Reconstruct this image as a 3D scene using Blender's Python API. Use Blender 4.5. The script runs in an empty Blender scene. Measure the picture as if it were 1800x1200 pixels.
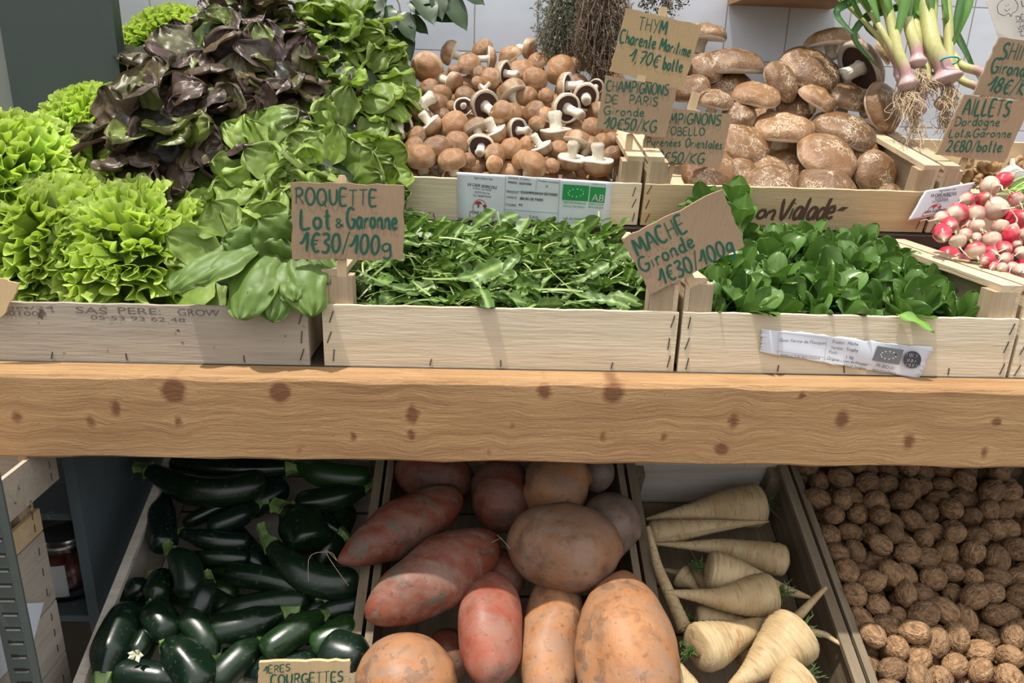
import bpy, math, random
import numpy as np
from mathutils import Vector, Matrix

# ------------------------------------------------------------------ camera, light, exposure
F = 1300.0                                  # focal length in pixels of the 1800x1200 frame
CAMZ = 1.25
_Y = np.array([-50.0, 422.0, -1300.0]); _Y /= np.linalg.norm(_Y)      # world axes seen from the camera
_X = np.array([33100.0, -690.0, -1300.0]); _X -= _Y * _X.dot(_Y); _X /= np.linalg.norm(_X)
_Z = np.cross(_X, _Y)
WR = np.array([_X, _Y, _Z])                 # camera vector -> world vector
CAM = np.array([0.0, 0.0, CAMZ])
sc = bpy.context.scene
cam_d = bpy.data.cameras.new('camera'); cam = bpy.data.objects.new('camera', cam_d)
sc.collection.objects.link(cam); sc.camera = cam
cam_d.sensor_width = 36; cam_d.lens = F / 1800 * 36; cam_d.clip_start = .02
_m = Matrix([list(WR[0]) + [0], list(WR[1]) + [0], list(WR[2]) + [CAMZ], [0, 0, 0, 1]])
cam.matrix_world = _m

sc.view_settings.view_transform = 'Standard'; sc.view_settings.look = 'None'
sc.view_settings.gamma = 1; sc.view_settings.use_curve_mapping = False
sc.view_settings.exposure = 0.38

world = bpy.data.worlds.new('World'); sc.world = world; world.use_nodes = True
wnt = world.node_tree; wbg = wnt.nodes['Background']
SKY = True
wt = wnt.nodes.new('ShaderNodeTexCoord'); wsep = wnt.nodes.new('ShaderNodeSeparateXYZ')
wr = wnt.nodes.new('ShaderNodeValToRGB'); wmr = wnt.nodes.new('ShaderNodeMapRange')
wnt.links.new(wt.outputs['Generated'], wsep.inputs[0])
wnt.links.new(wsep.outputs['Z'], wmr.inputs[0]); wmr.inputs[1].default_value = -1; wmr.inputs[2].default_value = 1
wnt.links.new(wmr.outputs[0], wr.inputs[0]); wnt.links.new(wr.outputs[0], wbg.inputs[0])
e = wr.color_ramp.elements
e[0].position = .48; e[0].color = (.13, .12, .11, 1)
e[1].position = .72; e[1].color = (.97, .98, 1.0, 1)
wbg.inputs['Strength'].default_value = 1.25

sun_d = bpy.data.lights.new('sun', 'SUN'); sun = bpy.data.objects.new('sun', sun_d)
sc.collection.objects.link(sun)
sun_d.energy = 4.2; sun_d.angle = math.radians(1.2); sun_d.color = (1, .95, .86)
SUNDIR = Vector((.24, .09, -.96)).normalized()          # the way the light travels
sun.rotation_euler = SUNDIR.to_track_quat('-Z', 'Y').to_euler(); sun.location = (-.6, -.8, 3)

# ------------------------------------------------------------------ pixel <-> place
def ray(px, py):
    c = np.array([px - 900.0, 600.0 - py, -F]); return WR @ c / F        # |.| chosen so t = depth along the axis
def at_y(px, py, y): d = ray(px, py); return CAM + d * (y / d[1])
def at_z(px, py, z): d = ray(px, py); return CAM + d * ((z - CAMZ) / d[2])
def at_d(px, py, t): return CAM + ray(px, py) * t
def at_pl(px, py, p0, n):
    d = ray(px, py); return CAM + d * (np.dot(np.array(p0) - CAM, n) / np.dot(d, n))
def depth(p): return -float((WR.T @ (np.array(p) - CAM))[2])
def proj(p):
    c = WR.T @ (np.array(p) - CAM); return 900 + F * c[0] / -c[2], 600 - F * c[1] / -c[2]
def cv(x, y, z):                            # a direction given as right / up / towards the viewer
    v = WR @ np.array([x, y, z], float); return v / np.linalg.norm(v)
def nrm(v): v = np.array(v, float); return v / (np.linalg.norm(v) + 1e-12)

R = random.Random(7)
def U(a, b): return R.uniform(a, b)
COL = sc.collection

# ------------------------------------------------------------------ objects
def tag(o, label=None, cat=None, group=None, kind=None):
    if label: o['label'] = label
    if cat: o['category'] = cat
    if group: o['group'] = group
    if kind: o['kind'] = kind
    return o
def org(o):
    return np.array(o.get('_o', (0, 0, 0)), float) if False else ORG.get(o.name, np.zeros(3))
ORG = {}
def empty(name, loc=(0, 0, 0), label=None, cat=None, group=None):
    o = bpy.data.objects.new(name, None); COL.objects.link(o); o.location = tuple(map(float, loc))
    o.empty_display_size = .02
    ORG[o.name] = np.array(loc, float); return tag(o, label, cat, group)
def mesh(name, V, Fc, mat=None, cols=None, smooth=True):
    me = bpy.data.meshes.new(name); me.from_pydata([tuple(map(float, v)) for v in V], [], [tuple(f) for f in Fc])
    if cols is not None:
        a = me.color_attributes.new('Col', 'FLOAT_COLOR', 'POINT')
        buf = np.ones((len(V), 4), np.float32); buf[:, :3] = np.array(cols, np.float32)[:, :3]
        a.data.foreach_set('color', buf.ravel())
    if smooth: me.polygons.foreach_set('use_smooth', [True] * len(me.polygons))
    if mat: me.materials.append(mat)
    me.update(); return me
def mo(name, V, Fc, mat=None, parent=None, origin=None, cols=None, smooth=False, local=False):
    """world-space vertices -> one linked mesh object (children are stored relative to their parent's origin)"""
    V = np.array(V, float)
    if local: base = np.zeros(3)
    elif parent is not None: base = ORG.get(parent.name, np.zeros(3))
    else: base = np.array(origin if origin is not None else V.mean(0) * 0 + [(V[:, 0].min() + V[:, 0].max()) / 2, (V[:, 1].min() + V[:, 1].max()) / 2, V[:, 2].min()], float)
    me = mesh(name, V - base, Fc, mat, cols, smooth)
    o = bpy.data.objects.new(name, me); COL.objects.link(o)
    if parent is not None: o.parent = parent; ORG[o.name] = base
    else: o.location = tuple(base) if not local else (0, 0, 0); ORG[o.name] = base
    return o
def link_mesh(name, me, parent=None):
    o = bpy.data.objects.new(name, me); COL.objects.link(o)
    if parent is not None: o.parent = parent
    return o
def copy_tree(o, parent=None):
    c = o.copy(); COL.objects.link(c)
    if parent is not None: c.parent = parent
    for ch in [k for k in o.children]:
        copy_tree(ch, c)
    return c
_used = set()
def put(proto, loc, quat, scale, label, cat=None, group=None):
    """first use moves the prototype itself, later uses copy it with its parts"""
    if proto.name in _used: o = copy_tree(proto)
    else: _used.add(proto.name); o = proto
    o.rotation_mode = 'QUATERNION'
    o.location = tuple(map(float, loc)); o.rotation_quaternion = quat
    o.scale = (scale,) * 3 if not hasattr(scale, '__len__') else tuple(scale)
    tag(o, label, cat, group); return o
def drop_unused(protos):
    for p in protos:
        if p.name not in _used:
            for ch in list(p.children):
                bpy.data.objects.remove(ch)
            bpy.data.objects.remove(p)
def zquat(axis, spin=0.0):
    """rotation that sends local +Z to axis, after a spin about Z"""
    q = Vector((0, 0, 1)).rotation_difference(Vector(tuple(map(float, axis))))
    return q @ Matrix.Rotation(spin, 3, 'Z').to_quaternion()

# ------------------------------------------------------------------ shapes
def box(cx, cy, cz, sx, sy, sz):
    x0, x1, y0, y1, z0, z1 = cx - sx / 2, cx + sx / 2, cy - sy / 2, cy + sy / 2, cz - sz / 2, cz + sz / 2
    V = [(x0, y0, z0), (x1, y0, z0), (x1, y1, z0), (x0, y1, z0), (x0, y0, z1), (x1, y0, z1), (x1, y1, z1), (x0, y1, z1)]
    return V, [(0, 3, 2, 1), (4, 5, 6, 7), (0, 1, 5, 4), (1, 2, 6, 5), (2, 3, 7, 6), (3, 0, 4, 7)]
def bbox2(a, b):
    a, b = np.minimum(a, b), np.maximum(a, b); c = (a + b) / 2; s = b - a; return box(*c, *s)
class MB:
    def __init__(s): s.V = []; s.F = []; s.C = []
    def add(s, V, Fc, C=None):
        n = len(s.V); s.V += [tuple(map(float, v)) for v in V]; s.F += [tuple(i + n for i in f) for f in Fc]
        if C is not None: s.C += [tuple(c[:3]) for c in C]
    def obj(s, name, mat, parent=None, **k):
        return mo(name, s.V, s.F, mat, parent, cols=s.C if len(s.C) == len(s.V) and s.C else None, **k)
def frame_of(t, up=(0, 0, 1)):
    t = nrm(t); a = np.cross(t, up)
    if np.linalg.norm(a) < 1e-3: a = np.cross(t, (1, 0, 0))
    a = nrm(a); return a, np.cross(a, t)
def tube(P, rad, n=8, caps=True):
    P = [np.array(p, float) for p in P]; V = []; Fc = []; m = len(P)
    a, b = frame_of(P[1] - P[0]); 
    for i, p in enumerate(P):
        t = nrm(P[min(i + 1, m - 1)] - P[max(i - 1, 0)])
        a = nrm(a - t * a.dot(t)); b = np.cross(t, a)
        r = rad(i / (m - 1)) if callable(rad) else (rad[i] if hasattr(rad, '__len__') else rad)
        for k in range(n):
            w = 2 * math.pi * k / n; V.append(p + (a * math.cos(w) + b * math.sin(w)) * r)
    for i in range(m - 1):
        for k in range(n):
            Fc.append((i * n + k, i * n + (k + 1) % n, (i + 1) * n + (k + 1) % n, (i + 1) * n + k))
    if caps: Fc += [tuple(range(n))[::-1], tuple((m - 1) * n + k for k in range(n))]
    return V, Fc
def lathe(prof, n=24, closed=False):
    """prof: list of (r, z) -> verts, faces, plus index of the ring of each vertex"""
    V = []; Fc = []; K = []
    for i, (r, z) in enumerate(prof):
        for k in range(n):
            w = 2 * math.pi * k / n; V.append([r * math.cos(w), r * math.sin(w), z]); K.append(i)
    for i in range(len(prof) - 1):
        for k in range(n):
            Fc.append((i * n + k, i * n + (k + 1) % n, (i + 1) * n + (k + 1) % n, (i + 1) * n + k))
    return np.array(V), Fc, K
def spline(P, n):
    P = [np.array(p, float) for p in P]; out = []; m = len(P)
    for i in range(n):
        t = i / (n - 1) * (m - 1); k = min(int(t), m - 2); f = t - k
        a, b, c, d = P[max(k - 1, 0)], P[k], P[k + 1], P[min(k + 2, m - 1)]
        out.append(.5 * (2 * b + (c - a) * f + (2 * a - 5 * b + 4 * c - d) * f * f + (3 * b - a - 3 * c + d) * f ** 3))
    return out
def lerp(a, b, t): return tuple(x + (y - x) * t for x, y in zip(a, b))
def sstep(a, b, x): t = min(1, max(0, (x - a) / (b - a))); return t * t * (3 - 2 * t)
def srgb(r, g, b): return tuple(((c / 255) / 12.92 if c <= 10 else ((c / 255 + .055) / 1.055) ** 2.4) for c in (r, g, b))
_ns = [(U(-1, 1), U(-1, 1), U(-1, 1), U(0, 6.28)) for _ in range(48)]
def wob(p, f, seed=0):
    """cheap smooth 3-D noise in about -1..1"""
    s = 0
    for k in range(6):
        a, b, c, ph = _ns[(seed * 7 + k * 5) % 48]
        s += math.sin(f * (1 + .35 * k) * (a * p[0] + b * p[1] + c * p[2]) * 1.7 + ph + seed)
    return s / 3.2

# ------------------------------------------------------------------ materials
class NT:
    def __init__(s, name):
        s.m = bpy.data.materials.new(name); s.m.use_nodes = True; s.t = s.m.node_tree; s.n = s.t.nodes; s.l = s.t.links
        s.p = s.n['Principled BSDF']; s.out = s.n['Material Output']; s.tc = s.n.new('ShaderNodeTexCoord')
        s.co = s.tc.outputs['Object']
    def set(s, inp, v):
        if hasattr(v, 'is_output'): s.l.new(v, inp)
        elif hasattr(v, '__len__') and inp.type == 'RGBA' and len(v) == 3: inp.default_value = (*v, 1)
        else: inp.default_value = v
    def mapping(s, scale=(1, 1, 1), loc=(0, 0, 0), rot=(0, 0, 0), src=None):
        m = s.n.new('ShaderNodeMapping'); s.l.new(src or s.co, m.inputs[0]); s.set(m.inputs['Location'], loc)
        m.inputs['Rotation'].default_value = rot; m.inputs['Scale'].default_value = scale; return m.outputs[0]
    def rnd(s): return s.n.new('ShaderNodeObjectInfo').outputs['Random']
    def shift(s, k=37.):
        m = s.n.new('ShaderNodeVectorMath'); m.operation = 'ADD'; s.l.new(s.co, m.inputs[0])
        c = s.n.new('ShaderNodeCombineXYZ'); r = s.math('MULTIPLY', s.rnd(), k)
        for i in range(3): s.l.new(r, c.inputs[i])
        s.l.new(c.outputs[0], m.inputs[1]); s.co = m.outputs[0]; return s
    def noise(s, scale=5, detail=4, rough=.55, dist=0, co=None):
        t = s.n.new('ShaderNodeTexNoise'); s.l.new(co or s.co, t.inputs['Vector'])
        t.inputs['Scale'].default_value = scale; t.inputs['Detail'].default_value = detail
        t.inputs['Roughness'].default_value = rough; t.inputs['Distortion'].default_value = dist; return t.outputs[0]
    def voro(s, scale=5, feat='F1', co=None, out=0):
        t = s.n.new('ShaderNodeTexVoronoi'); t.feature = feat; s.l.new(co or s.co, t.inputs['Vector'])
        t.inputs['Scale'].default_value = scale; return t.outputs[out]
    def wave(s, scale=5, dist=2, detail=2, dscale=1, direction='X', co=None, typ='BANDS'):
        t = s.n.new('ShaderNodeTexWave'); t.wave_type = typ
        if typ == 'BANDS': t.bands_direction = direction
        s.l.new(co or s.co, t.inputs['Vector'])
        t.inputs['Scale'].default_value = scale; t.inputs['Distortion'].default_value = dist
        t.inputs['Detail'].default_value = detail; t.inputs['Detail Scale'].default_value = dscale; return t.outputs[1]
    def ramp(s, fac, stops):
        r = s.n.new('ShaderNodeValToRGB'); s.l.new(fac, r.inputs[0]); el = r.color_ramp.elements
        while len(el) < len(stops): el.new(.5)
        for k, (p, c) in enumerate(stops):
            el[k].position = p; el[k].color = (*c, 1) if hasattr(c, '__len__') else (c, c, c, 1)
        return r.outputs[0]
    def math(s, op, a, b=0.0, clamp=False):
        m = s.n.new('ShaderNodeMath'); m.operation = op; m.use_clamp = clamp; s.set(m.inputs[0], a); s.set(m.inputs[1], b); return m.outputs[0]
    def mix(s, f, a, b, mode='MIX'):
        m = s.n.new('ShaderNodeMix'); m.data_type = 'RGBA'; m.blend_type = mode
        s.set(m.inputs[0], f); s.set(m.inputs[6], a); s.set(m.inputs[7], b); return m.outputs[2]
    def attr(s, name='Col'):
        a = s.n.new('ShaderNodeAttribute'); a.attribute_name = name; return a.outputs[0]
    def hsv(s, c, v=None, h=None, sat=None):
        m = s.n.new('ShaderNodeHueSaturation'); s.set(m.inputs['Color'], c)
        if v is not None: s.set(m.inputs['Value'], v)
        if h is not None: s.set(m.inputs['Hue'], h)
        if sat is not None: s.set(m.inputs['Saturation'], sat)
        return m.outputs[0]
    def rng(s, f, a, b, c=0, d=1):
        m = s.n.new('ShaderNodeMapRange'); s.set(m.inputs[0], f)
        for i, v in enumerate((a, b, c, d)): m.inputs[i + 1].default_value = v
        return m.outputs[0]
    def bump(s, h, strength=.4, dist=.002, prev=None):
        b = s.n.new('ShaderNodeBump'); s.set(b.inputs['Height'], h); b.inputs['Strength'].default_value = strength
        b.inputs['Distance'].default_value = dist
        if prev: s.l.new(prev, b.inputs['Normal'])
        s.l.new(b.outputs[0], s.p.inputs['Normal']); s.nb = b.outputs[0]; return b.outputs[0]
    def done(s, color=None, rough=.6, spec=.5, sss=0, trans=0, metal=0):
        if color is not None: s.set(s.p.inputs['Base Color'], color)
        s.set(s.p.inputs['Roughness'], rough); s.set(s.p.inputs['Specular IOR Level'], spec); s.set(s.p.inputs['Metallic'], metal)
        if sss: s.p.inputs['Subsurface Weight'].default_value = sss; s.p.inputs['Subsurface Radius'].default_value = (.006, .003, .002); s.p.inputs['Subsurface Scale'].default_value = 1
        if trans:
            tr = s.n.new('ShaderNodeBsdfTranslucent'); s.set(tr.inputs[0], s.hsv(color, v=1.5, sat=1.1))
            mx = s.n.new('ShaderNodeMixShader'); mx.inputs[0].default_value = trans
            s.l.new(s.p.outputs[0], mx.inputs[1]); s.l.new(tr.outputs[0], mx.inputs[2]); s.l.new(mx.outputs[0], s.out.inputs[0])
        return s.m
def plain(name, c, rough=.6, metal=0, spec=.5):
    n = NT(name); return n.done(c, rough, spec, metal=metal)

def wood_mat(name, c0, c1, grain='X', scale=1, dirt=0, rough=.75, stain=None):
    n = NT(name).shift()
    st = {'X': (3, 40, 40), 'Y': (40, 3, 40), 'Z': (40, 40, 3)}[grain]
    co = n.mapping(tuple(k * scale for k in st))
    g = n.noise(1.6, 6, .65, .4, co); g2 = n.noise(9, 4, .6, .2, co)
    c = n.ramp(g, [(.32, c1), (.62, c0)])
    c = n.mix(n.rng(g2, .5, .75, 0, .35), c, tuple(k * .72 for k in c1))
    big = n.noise(7, 3, .6); c = n.mix(n.rng(big, .45, .75, 0, .35), c, stain or tuple(k * .8 for k in c0))
    c = n.hsv(c, v=n.rng(n.rnd(), 0, 1, .88, 1.1))
    if dirt:
        d = n.noise(120, 2, .5); d2 = n.noise(28, 3, .6)
        c = n.mix(n.math('MULTIPLY', n.rng(d, .66, .72, 0, dirt), n.rng(d2, .48, .58)), c, (.07, .05, .035))
    n.bump(n.math('ADD', g2, g), .5, .0012)
    return n.done(c, rough, .25)
MW_PALE = wood_mat('pale_poplar', (.67, .57, .42), (.57, .465, .32), 'X')
MW_PALE_Y = wood_mat('pale_poplar_side', (.58, .465, .32), (.47, .35, .22), 'Y')
MW_PALE_Z = wood_mat('pale_poplar_post', (.50, .385, .26), (.34, .24, .145), 'Z')
MW_GREY = wood_mat('grey_spotted_poplar', (.44, .385, .31), (.36, .30, .235), 'X', dirt=.9)
MW_PINE = wood_mat('yellow_poplar', (.60, .455, .27), (.50, .35, .19), 'X', stain=(.62, .50, .33))
MW_DIM = wood_mat('dull_poplar', (.23, .18, .12), (.14, .10, .065), 'Y', dirt=.6)
MW_DIMX = wood_mat('dull_poplar_x', (.50, .46, .40), (.38, .33, .27), 'X', dirt=.4)
MW_SIDE = wood_mat('weathered_poplar', (.43, .385, .325), (.34, .29, .235), 'Y', dirt=.5)
M_STEEL = plain('staple_steel', (.10, .095, .09), .45, .8)
M_INK = plain('green_marker_ink', (.005, .085, .05), .6)
# ------------------------------------------------------------------ the setting
def tile_mat():
    n = NT('glazed_white_tile')
    co = n.mapping((1, 0, 1), (.0965 * 5 + .016, 0, -1.322 + .09 * 9))
    sw = n.n.new('ShaderNodeSeparateXYZ'); n.l.new(co, sw.inputs[0])
    cb = n.n.new('ShaderNodeCombineXYZ'); n.l.new(sw.outputs[0], cb.inputs[0]); n.l.new(sw.outputs[2], cb.inputs[1])
    b = n.n.new('ShaderNodeTexBrick'); n.l.new(cb.outputs[0], b.inputs['Vector']); b.offset = 0; b.squash = 1
    b.inputs['Scale'].default_value = 1; b.inputs['Brick Width'].default_value = .0965; b.inputs['Row Height'].default_value = .09
    b.inputs['Mortar Size'].default_value = .0011; b.inputs['Mortar Smooth'].default_value = .3; b.inputs['Bias'].default_value = 0
    b.inputs['Color1'].default_value = (.70, .74, .82, 1); b.inputs['Color2'].default_value = (.62, .66, .74, 1); b.inputs['Mortar'].default_value = (.30, .29, .27, 1)
    nz = n.noise(6, 3, .5); c = n.mix(n.rng(nz, .5, .7, 0, .35), b.outputs[0], (.60, .56, .50))
    bm = n.bump(n.math('ADD', n.math('MULTIPLY', b.outputs['Fac'], -1), n.math('MULTIPLY', n.noise(14, 2, .5), 1.2)), .5, .002)
    return n.done(c, n.mix(b.outputs['Fac'], (.16,) * 3, (.8,) * 3), .5)
def painted(name, c, rough=.5, wear=None):
    n = NT(name); a = n.noise(9, 5, .6); b = n.noise(60, 3, .6)
    col = n.mix(n.rng(a, .4, .7, 0, .5), c, tuple(k * .75 for k in c))
    if wear: col = n.mix(n.rng(b, .66, .74, 0, .6), col, wear)
    n.bump(b, .15, .001); return n.done(col, n.rng(a, .3, .7, rough * .8, rough * 1.2), .5)
M_TILE = tile_mat()
M_GREEN = painted('dark_green_paint', (.052, .070, .066), .42)
M_SLATE = painted('slate_paint', (.13, .165, .18), .55, (.3, .32, .33))
M_GREYP = painted('grey_green_steel', (.07, .085, .078), .45)
M_DARKW = painted('dark_shelf_wood', (.05, .036, .024), .7)
M_FLOOR = painted('dark_floor', (.11, .105, .10), .7)
def wall(name, a, b, m):
    V, Fc = bbox2(a, b); return tag(mo(name, V, Fc, m, local=True), kind='structure')
wall('wall_back', (-1.3, 1.22, 0), (1.6, 1.30, 2.6), M_TILE)
wall('wall_left', (-1.38, -.3, 0), (-1.3, 1.30, 2.6), painted('white_plaster', (.6, .6, .58), .8))
wall('floor', (-2.6, -3, -.05), (2.8, 1.3, 0), M_FLOOR)
# painted boards at the left end
V, Fc = bbox2((-.565, .955, 1.02), (-.434, .975, 1.75)); g = mo('painted_board', V, Fc, M_GREEN)
tag(g, 'dark green painted upright board behind the lettuces at the top left', 'board')
V, Fc = bbox2((-.66, .965, 1.02), (-.567, .985, 1.75)); g = mo('painted_board', V, Fc, painted('grey_paint', (.22, .23, .21), .5, (.45, .44, .38)))
tag(g, 'lighter grey painted upright board at the left edge, beside the dark green one', 'board')
# shelf boards
def board(name, a, b, m, label, tilt=0, cat='shelf', group=None):
    a, b = np.array(a, float), np.array(b, float); V, Fc = bbox2((0, 0, 0), b - a)
    o = mo(name, V, Fc, m, local=True); o.location = tuple(a); o.rotation_euler = (tilt, 0, 0); return tag(o, label, cat, group)
ZT = 1.0185; YF = .635; Y2 = .90; Z2 = 1.112; TILT = math.radians(12)
board('shelf_board', (-1.0, .632, ZT - .02), (1.1, .895, ZT), M_DARKW, 'front display shelf board carrying the crates of salad leaves')
# second step: a tilted board with its riser
s2 = empty('stepped_shelf', (-.4335, Y2 - .004, ZT), 'raised back display shelf carrying the mushroom crates', 'shelf')
o = mo('shelf_top', *bbox2((0, 0, 0), (1.45, .305, .015)), M_DARKW, local=True); o.parent = s2; o.location = (0, 0, Z2 - ZT - .018); o.rotation_euler = (TILT, 0, 0)
o = mo('riser', *bbox2((0, .012, -.02), (1.45, .026, Z2 - ZT - .016)), M_DARKW, local=True); o.parent = s2
# the heavy front beam
def beam_mat():
    n = NT('rough_sawn_cedar')
    knots = [(305, 688, .017, .9, 1), (492, 690, .015, .9, 1), (957, 688, .012, .9, .8), (1078, 692, .016, .9, .9), (203, 718, .009, .6, .8), (725, 726, .011, .6, .8),
             (160, 742, .008, .6, .6), (313, 742, .007, .6, .6), (620, 766, .007, .7, .7), (724, 762, .008, .8, .8), (315, 745, .006, 1, .5), (1290, 740, .010, .6, .7),
             (1290, 742, .008, .7, .5), (1480, 738, .012, .7, .8), (1408, 697, .007, 1, .8), (1268, 790, .011, 1, .9), (1597, 776, .012, .7, .7), (1753, 742, .009, 1.2, .8),
             (1060, 768, .007, .6, .6), (900, 745, .006, .6, .5), (860, 792, .006, .6, .5), (30, 735, .009, .6, .6), (1165, 770, .006, .6, .6), (1730, 795, .008, .6, .6), (525, 792, .006, .7, .5)]
    sep = n.n.new('ShaderNodeSeparateXYZ'); n.l.new(n.co, sep.inputs[0])
    # gentle waviness of the coordinates
    w = n.math('MULTIPLY', n.math('SUBTRACT', n.noise(6, 2, .5), .5), .006)
    X0 = sep.outputs[0]; w2 = n.math('MULTIPLY', n.math('SUBTRACT', n.noise(120, 3, .6), .5), .010); Z0 = n.math('ADD', sep.outputs[2], w)
    kmask = None; warp = None
    for (px, py, r, asp, st) in knots:
        p = at_y(px, py, .60)
        dx = n.math('ADD', n.math('SUBTRACT', X0, float(p[0])), w2); dz = n.math('SUBTRACT', Z0, float(p[2]))
        dx2 = n.math('MULTIPLY', n.math('MULTIPLY', dx, dx), 1 / (r * .62) ** 2); dz2 = n.math('MULTIPLY', n.math('MULTIPLY', dz, dz), 1 / (r * .62 / asp * 1.0) ** 2)
        q = n.math('ADD', dx2, dz2)
        g = n.math('MULTIPLY', n.math('POWER', 2.718, n.math('MULTIPLY', q, -.9)), st)
        g2 = n.math('MULTIPLY', n.math('POWER', 2.718, n.math('MULTIPLY', q, -.16)), n.math('MULTIPLY', dz, -.45))
        kmask = g if kmask is None else n.math('MAXIMUM', kmask, g)
        warp = g2 if warp is None else n.math('ADD', warp, g2)
    zz = n.math('ADD', Z0, warp)
    c = n.n.new('ShaderNodeCombineXYZ'); n.l.new(X0, c.inputs[0]); n.l.new(sep.outputs[1], c.inputs[1]); n.l.new(zz, c.inputs[2])
    co = n.mapping((5, 120, 120), src=c.outputs[0])
    g1 = n.noise(1.0, 6, .65, .15, co)
    co2 = n.mapping((55, 420, 420), src=c.outputs[0]); g2 = n.noise(1.0, 5, .72, .8, co2)
    big = n.noise(5, 3, .6)
    col = n.ramp(g1, [(.28, (.245, .13, .058)), (.5, (.36, .205, .095)), (.72, (.45, .28, .135))])
    col = n.mix(n.rng(g2, .58, .70, 0, .55), col, (.26, .13, .055))
    col = n.mix(n.rng(big, .45, .7, 0, .4), col, (.48, .305, .15))
    kn = n.math('ADD', kmask, n.math('MULTIPLY', n.math('SUBTRACT', g1, .5), .35))
    col = n.mix(n.rng(kn, .28, .62, 0, .85), col, (.14, .052, .022))
    col = n.mix(n.rng(n.noise(160, 2, .5), .70, .76, 0, .35), col, (.08, .04, .02))
    n.bump(n.math('ADD', n.math('MULTIPLY', g2, -1.0), g1), .9, .0016)
    return n.done(col, .72, .25)
M_BEAM = beam_mat()
def beam():
    # chamfered front beam, subdivided lengthwise with slightly uneven arrises
    xs = np.linspace(-.95, 1.05, 90); z0, z1, y0, y1 = .941, 1.0185, .600, .631; V = []; Fc = []
    for i, x in enumerate(xs):
        j = .0006 * math.sin(x * 37) + .0005 * math.sin(x * 91 + 1); k = .0022 + .0008 * math.sin(x * 53)
        V += [(x, y0, z0 + k), (x, y0, z1 - k - .001 + j), (x, y0 + k * 1.1, z1 + j * .3), (x, y1, z1), (x, y1, z0), (x, y0 + k, z0 + j)]
    for i in range(len(xs) - 1):
        for k in range(6):
            a = i * 6; Fc.append((a + k, a + 6 + k, a + 6 + (k + 1) % 6, a + (k + 1) % 6))
    Fc += [tuple(range(6)), tuple((len(xs) - 1) * 6 + k for k in range(6))[::-1]]
    # object coordinates = world coordinates here (the beam's origin is the world origin)
    o = mo('shelf_beam', V, Fc, M_BEAM, local=True)
    return tag(o, 'thick rough-sawn knotty wooden beam along the front of the display shelf', 'beam')
beam()
# wooden edge at the very top of the picture, a shelf on the wall
board('wall_shelf', (.37, 1.10, 1.4015), (.53, 1.219, 1.419), wood_mat('shelf_oak', (.42, .24, .11), (.30, .16, .07), 'X'), 'light wooden wall shelf just showing above the portobello crate')

# ------------------------------------------------------------------ crates
def staple_V(p, L=.011, r=.0005, ang=0.3, plane='xz', off=-.0006):
    c, s = math.sin(ang), math.cos(ang); p = np.array(p, float)
    d = np.array([c, 0, s]) if plane == 'xz' else np.array([0, c, s]); o_ = np.array([0, off, 0]) if plane == 'xz' else np.array([off, 0, 0])
    a, b = p - d * L / 2, p + d * L / 2
    return tube([a - o_ * 2, a + o_, b + o_, b - o_ * 2], r, 5)
def crate(x0, x1, y0, z0, D, h1, h2, tilt, label, mats, group=None, t=.0045, ms2=None, post=.017, rail_w=.02, posts='front', staples=True, floor=True, hb=None, back_rail=False):
    """poplar crate: low front/back boards, taller ends capped by flat rails, four corner posts, slatted bottom"""
    W = x1 - x0; mf, ms, mp = mats
    r = empty('wooden_crate', (x0, y0, z0), label, 'crate', group); r.rotation_euler = (tilt, 0, 0)
    def part(nm, a, b, m): 
        V, Fc = bbox2(a, b); o = mo(nm, V, Fc, m, local=True); o.parent = r; return o
    # front board with slightly wavy sawn top
    n = 40; V = []; Fc = []
    for i in range(n + 1):
        x = W * i / n; j = .0003 * math.sin(i * .9 + x0 * 50) + .0002 * math.sin(i * 2.3)
        V += [(x, 0, 0), (x, 0, h1 + j), (x, t, h1 + j), (x, t, 0)]
    for i in range(n):
        for k in range(4): a = i * 4; Fc.append((a + k, a + 4 + k, a + 4 + (k + 1) % 4, a + (k + 1) % 4))
    Fc += [(0, 1, 2, 3), (n * 4 + 3, n * 4 + 2, n * 4 + 1, n * 4)]
    fb = mo('front_board', V, Fc, mf, local=True); fb.parent = r
    if staples:
        for sx in (.007, W - .007):
            for k in range(3):
                st = mo('staple', *staple_V((sx + U(-.002, .002), 0, h1 * (.16 + .34 * k) + U(-.002, .002)), ang=U(.05, .4)), M_STEEL, local=True); st.parent = fb
        for sx in (.3, .5, .82):
            st = mo('staple', *staple_V((W * sx, 0, .005), L=.006, ang=U(-.3, .3)), M_STEEL, local=True); st.parent = fb
    part('back_board', (0, D - t, 0), (W, D, hb or h1), mf)
    for nm_x in (t * .2, W - t * 1.2):
        part('end_board', (nm_x, t + .0005, .004), (nm_x + t, D - t - .0005, h2 - .006), ms2 if (ms2 and nm_x > .1) else ms)
    for sx in (0, W - rail_w):
        part('top_rail', (sx, t + .001, h2 - .006), (sx + rail_w, D - t - .001, h2), ms2 if (ms2 and sx > .1) else ms)
    for sx in (t * 1.25, W - post - t * 1.25):
        for sy in (t + .0003, D - t - post - .0003):
            part('corner_post', (sx, sy, .003), (sx + post, sy + post * .9, h2 - .0062), mp)
    if floor:
        k = max(3, int(D / .055))
        for i in range(k):
            w = (D - 2 * t - .002) / k; part('bottom_slat', (t * 1.3, t + .001 + w * i + .002, .0005), (W - t * 1.3, t + .001 + w * (i + 1) - .002, .0028), ms)
    return r
G_ = 'wooden crates on the front shelf'
PALE = (MW_PALE, MW_PALE_Y, MW_PALE_Z); YEL = (MW_PINE, MW_PALE_Y, MW_PALE_Z)
XL0, XL1 = -.475, -.152
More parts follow.
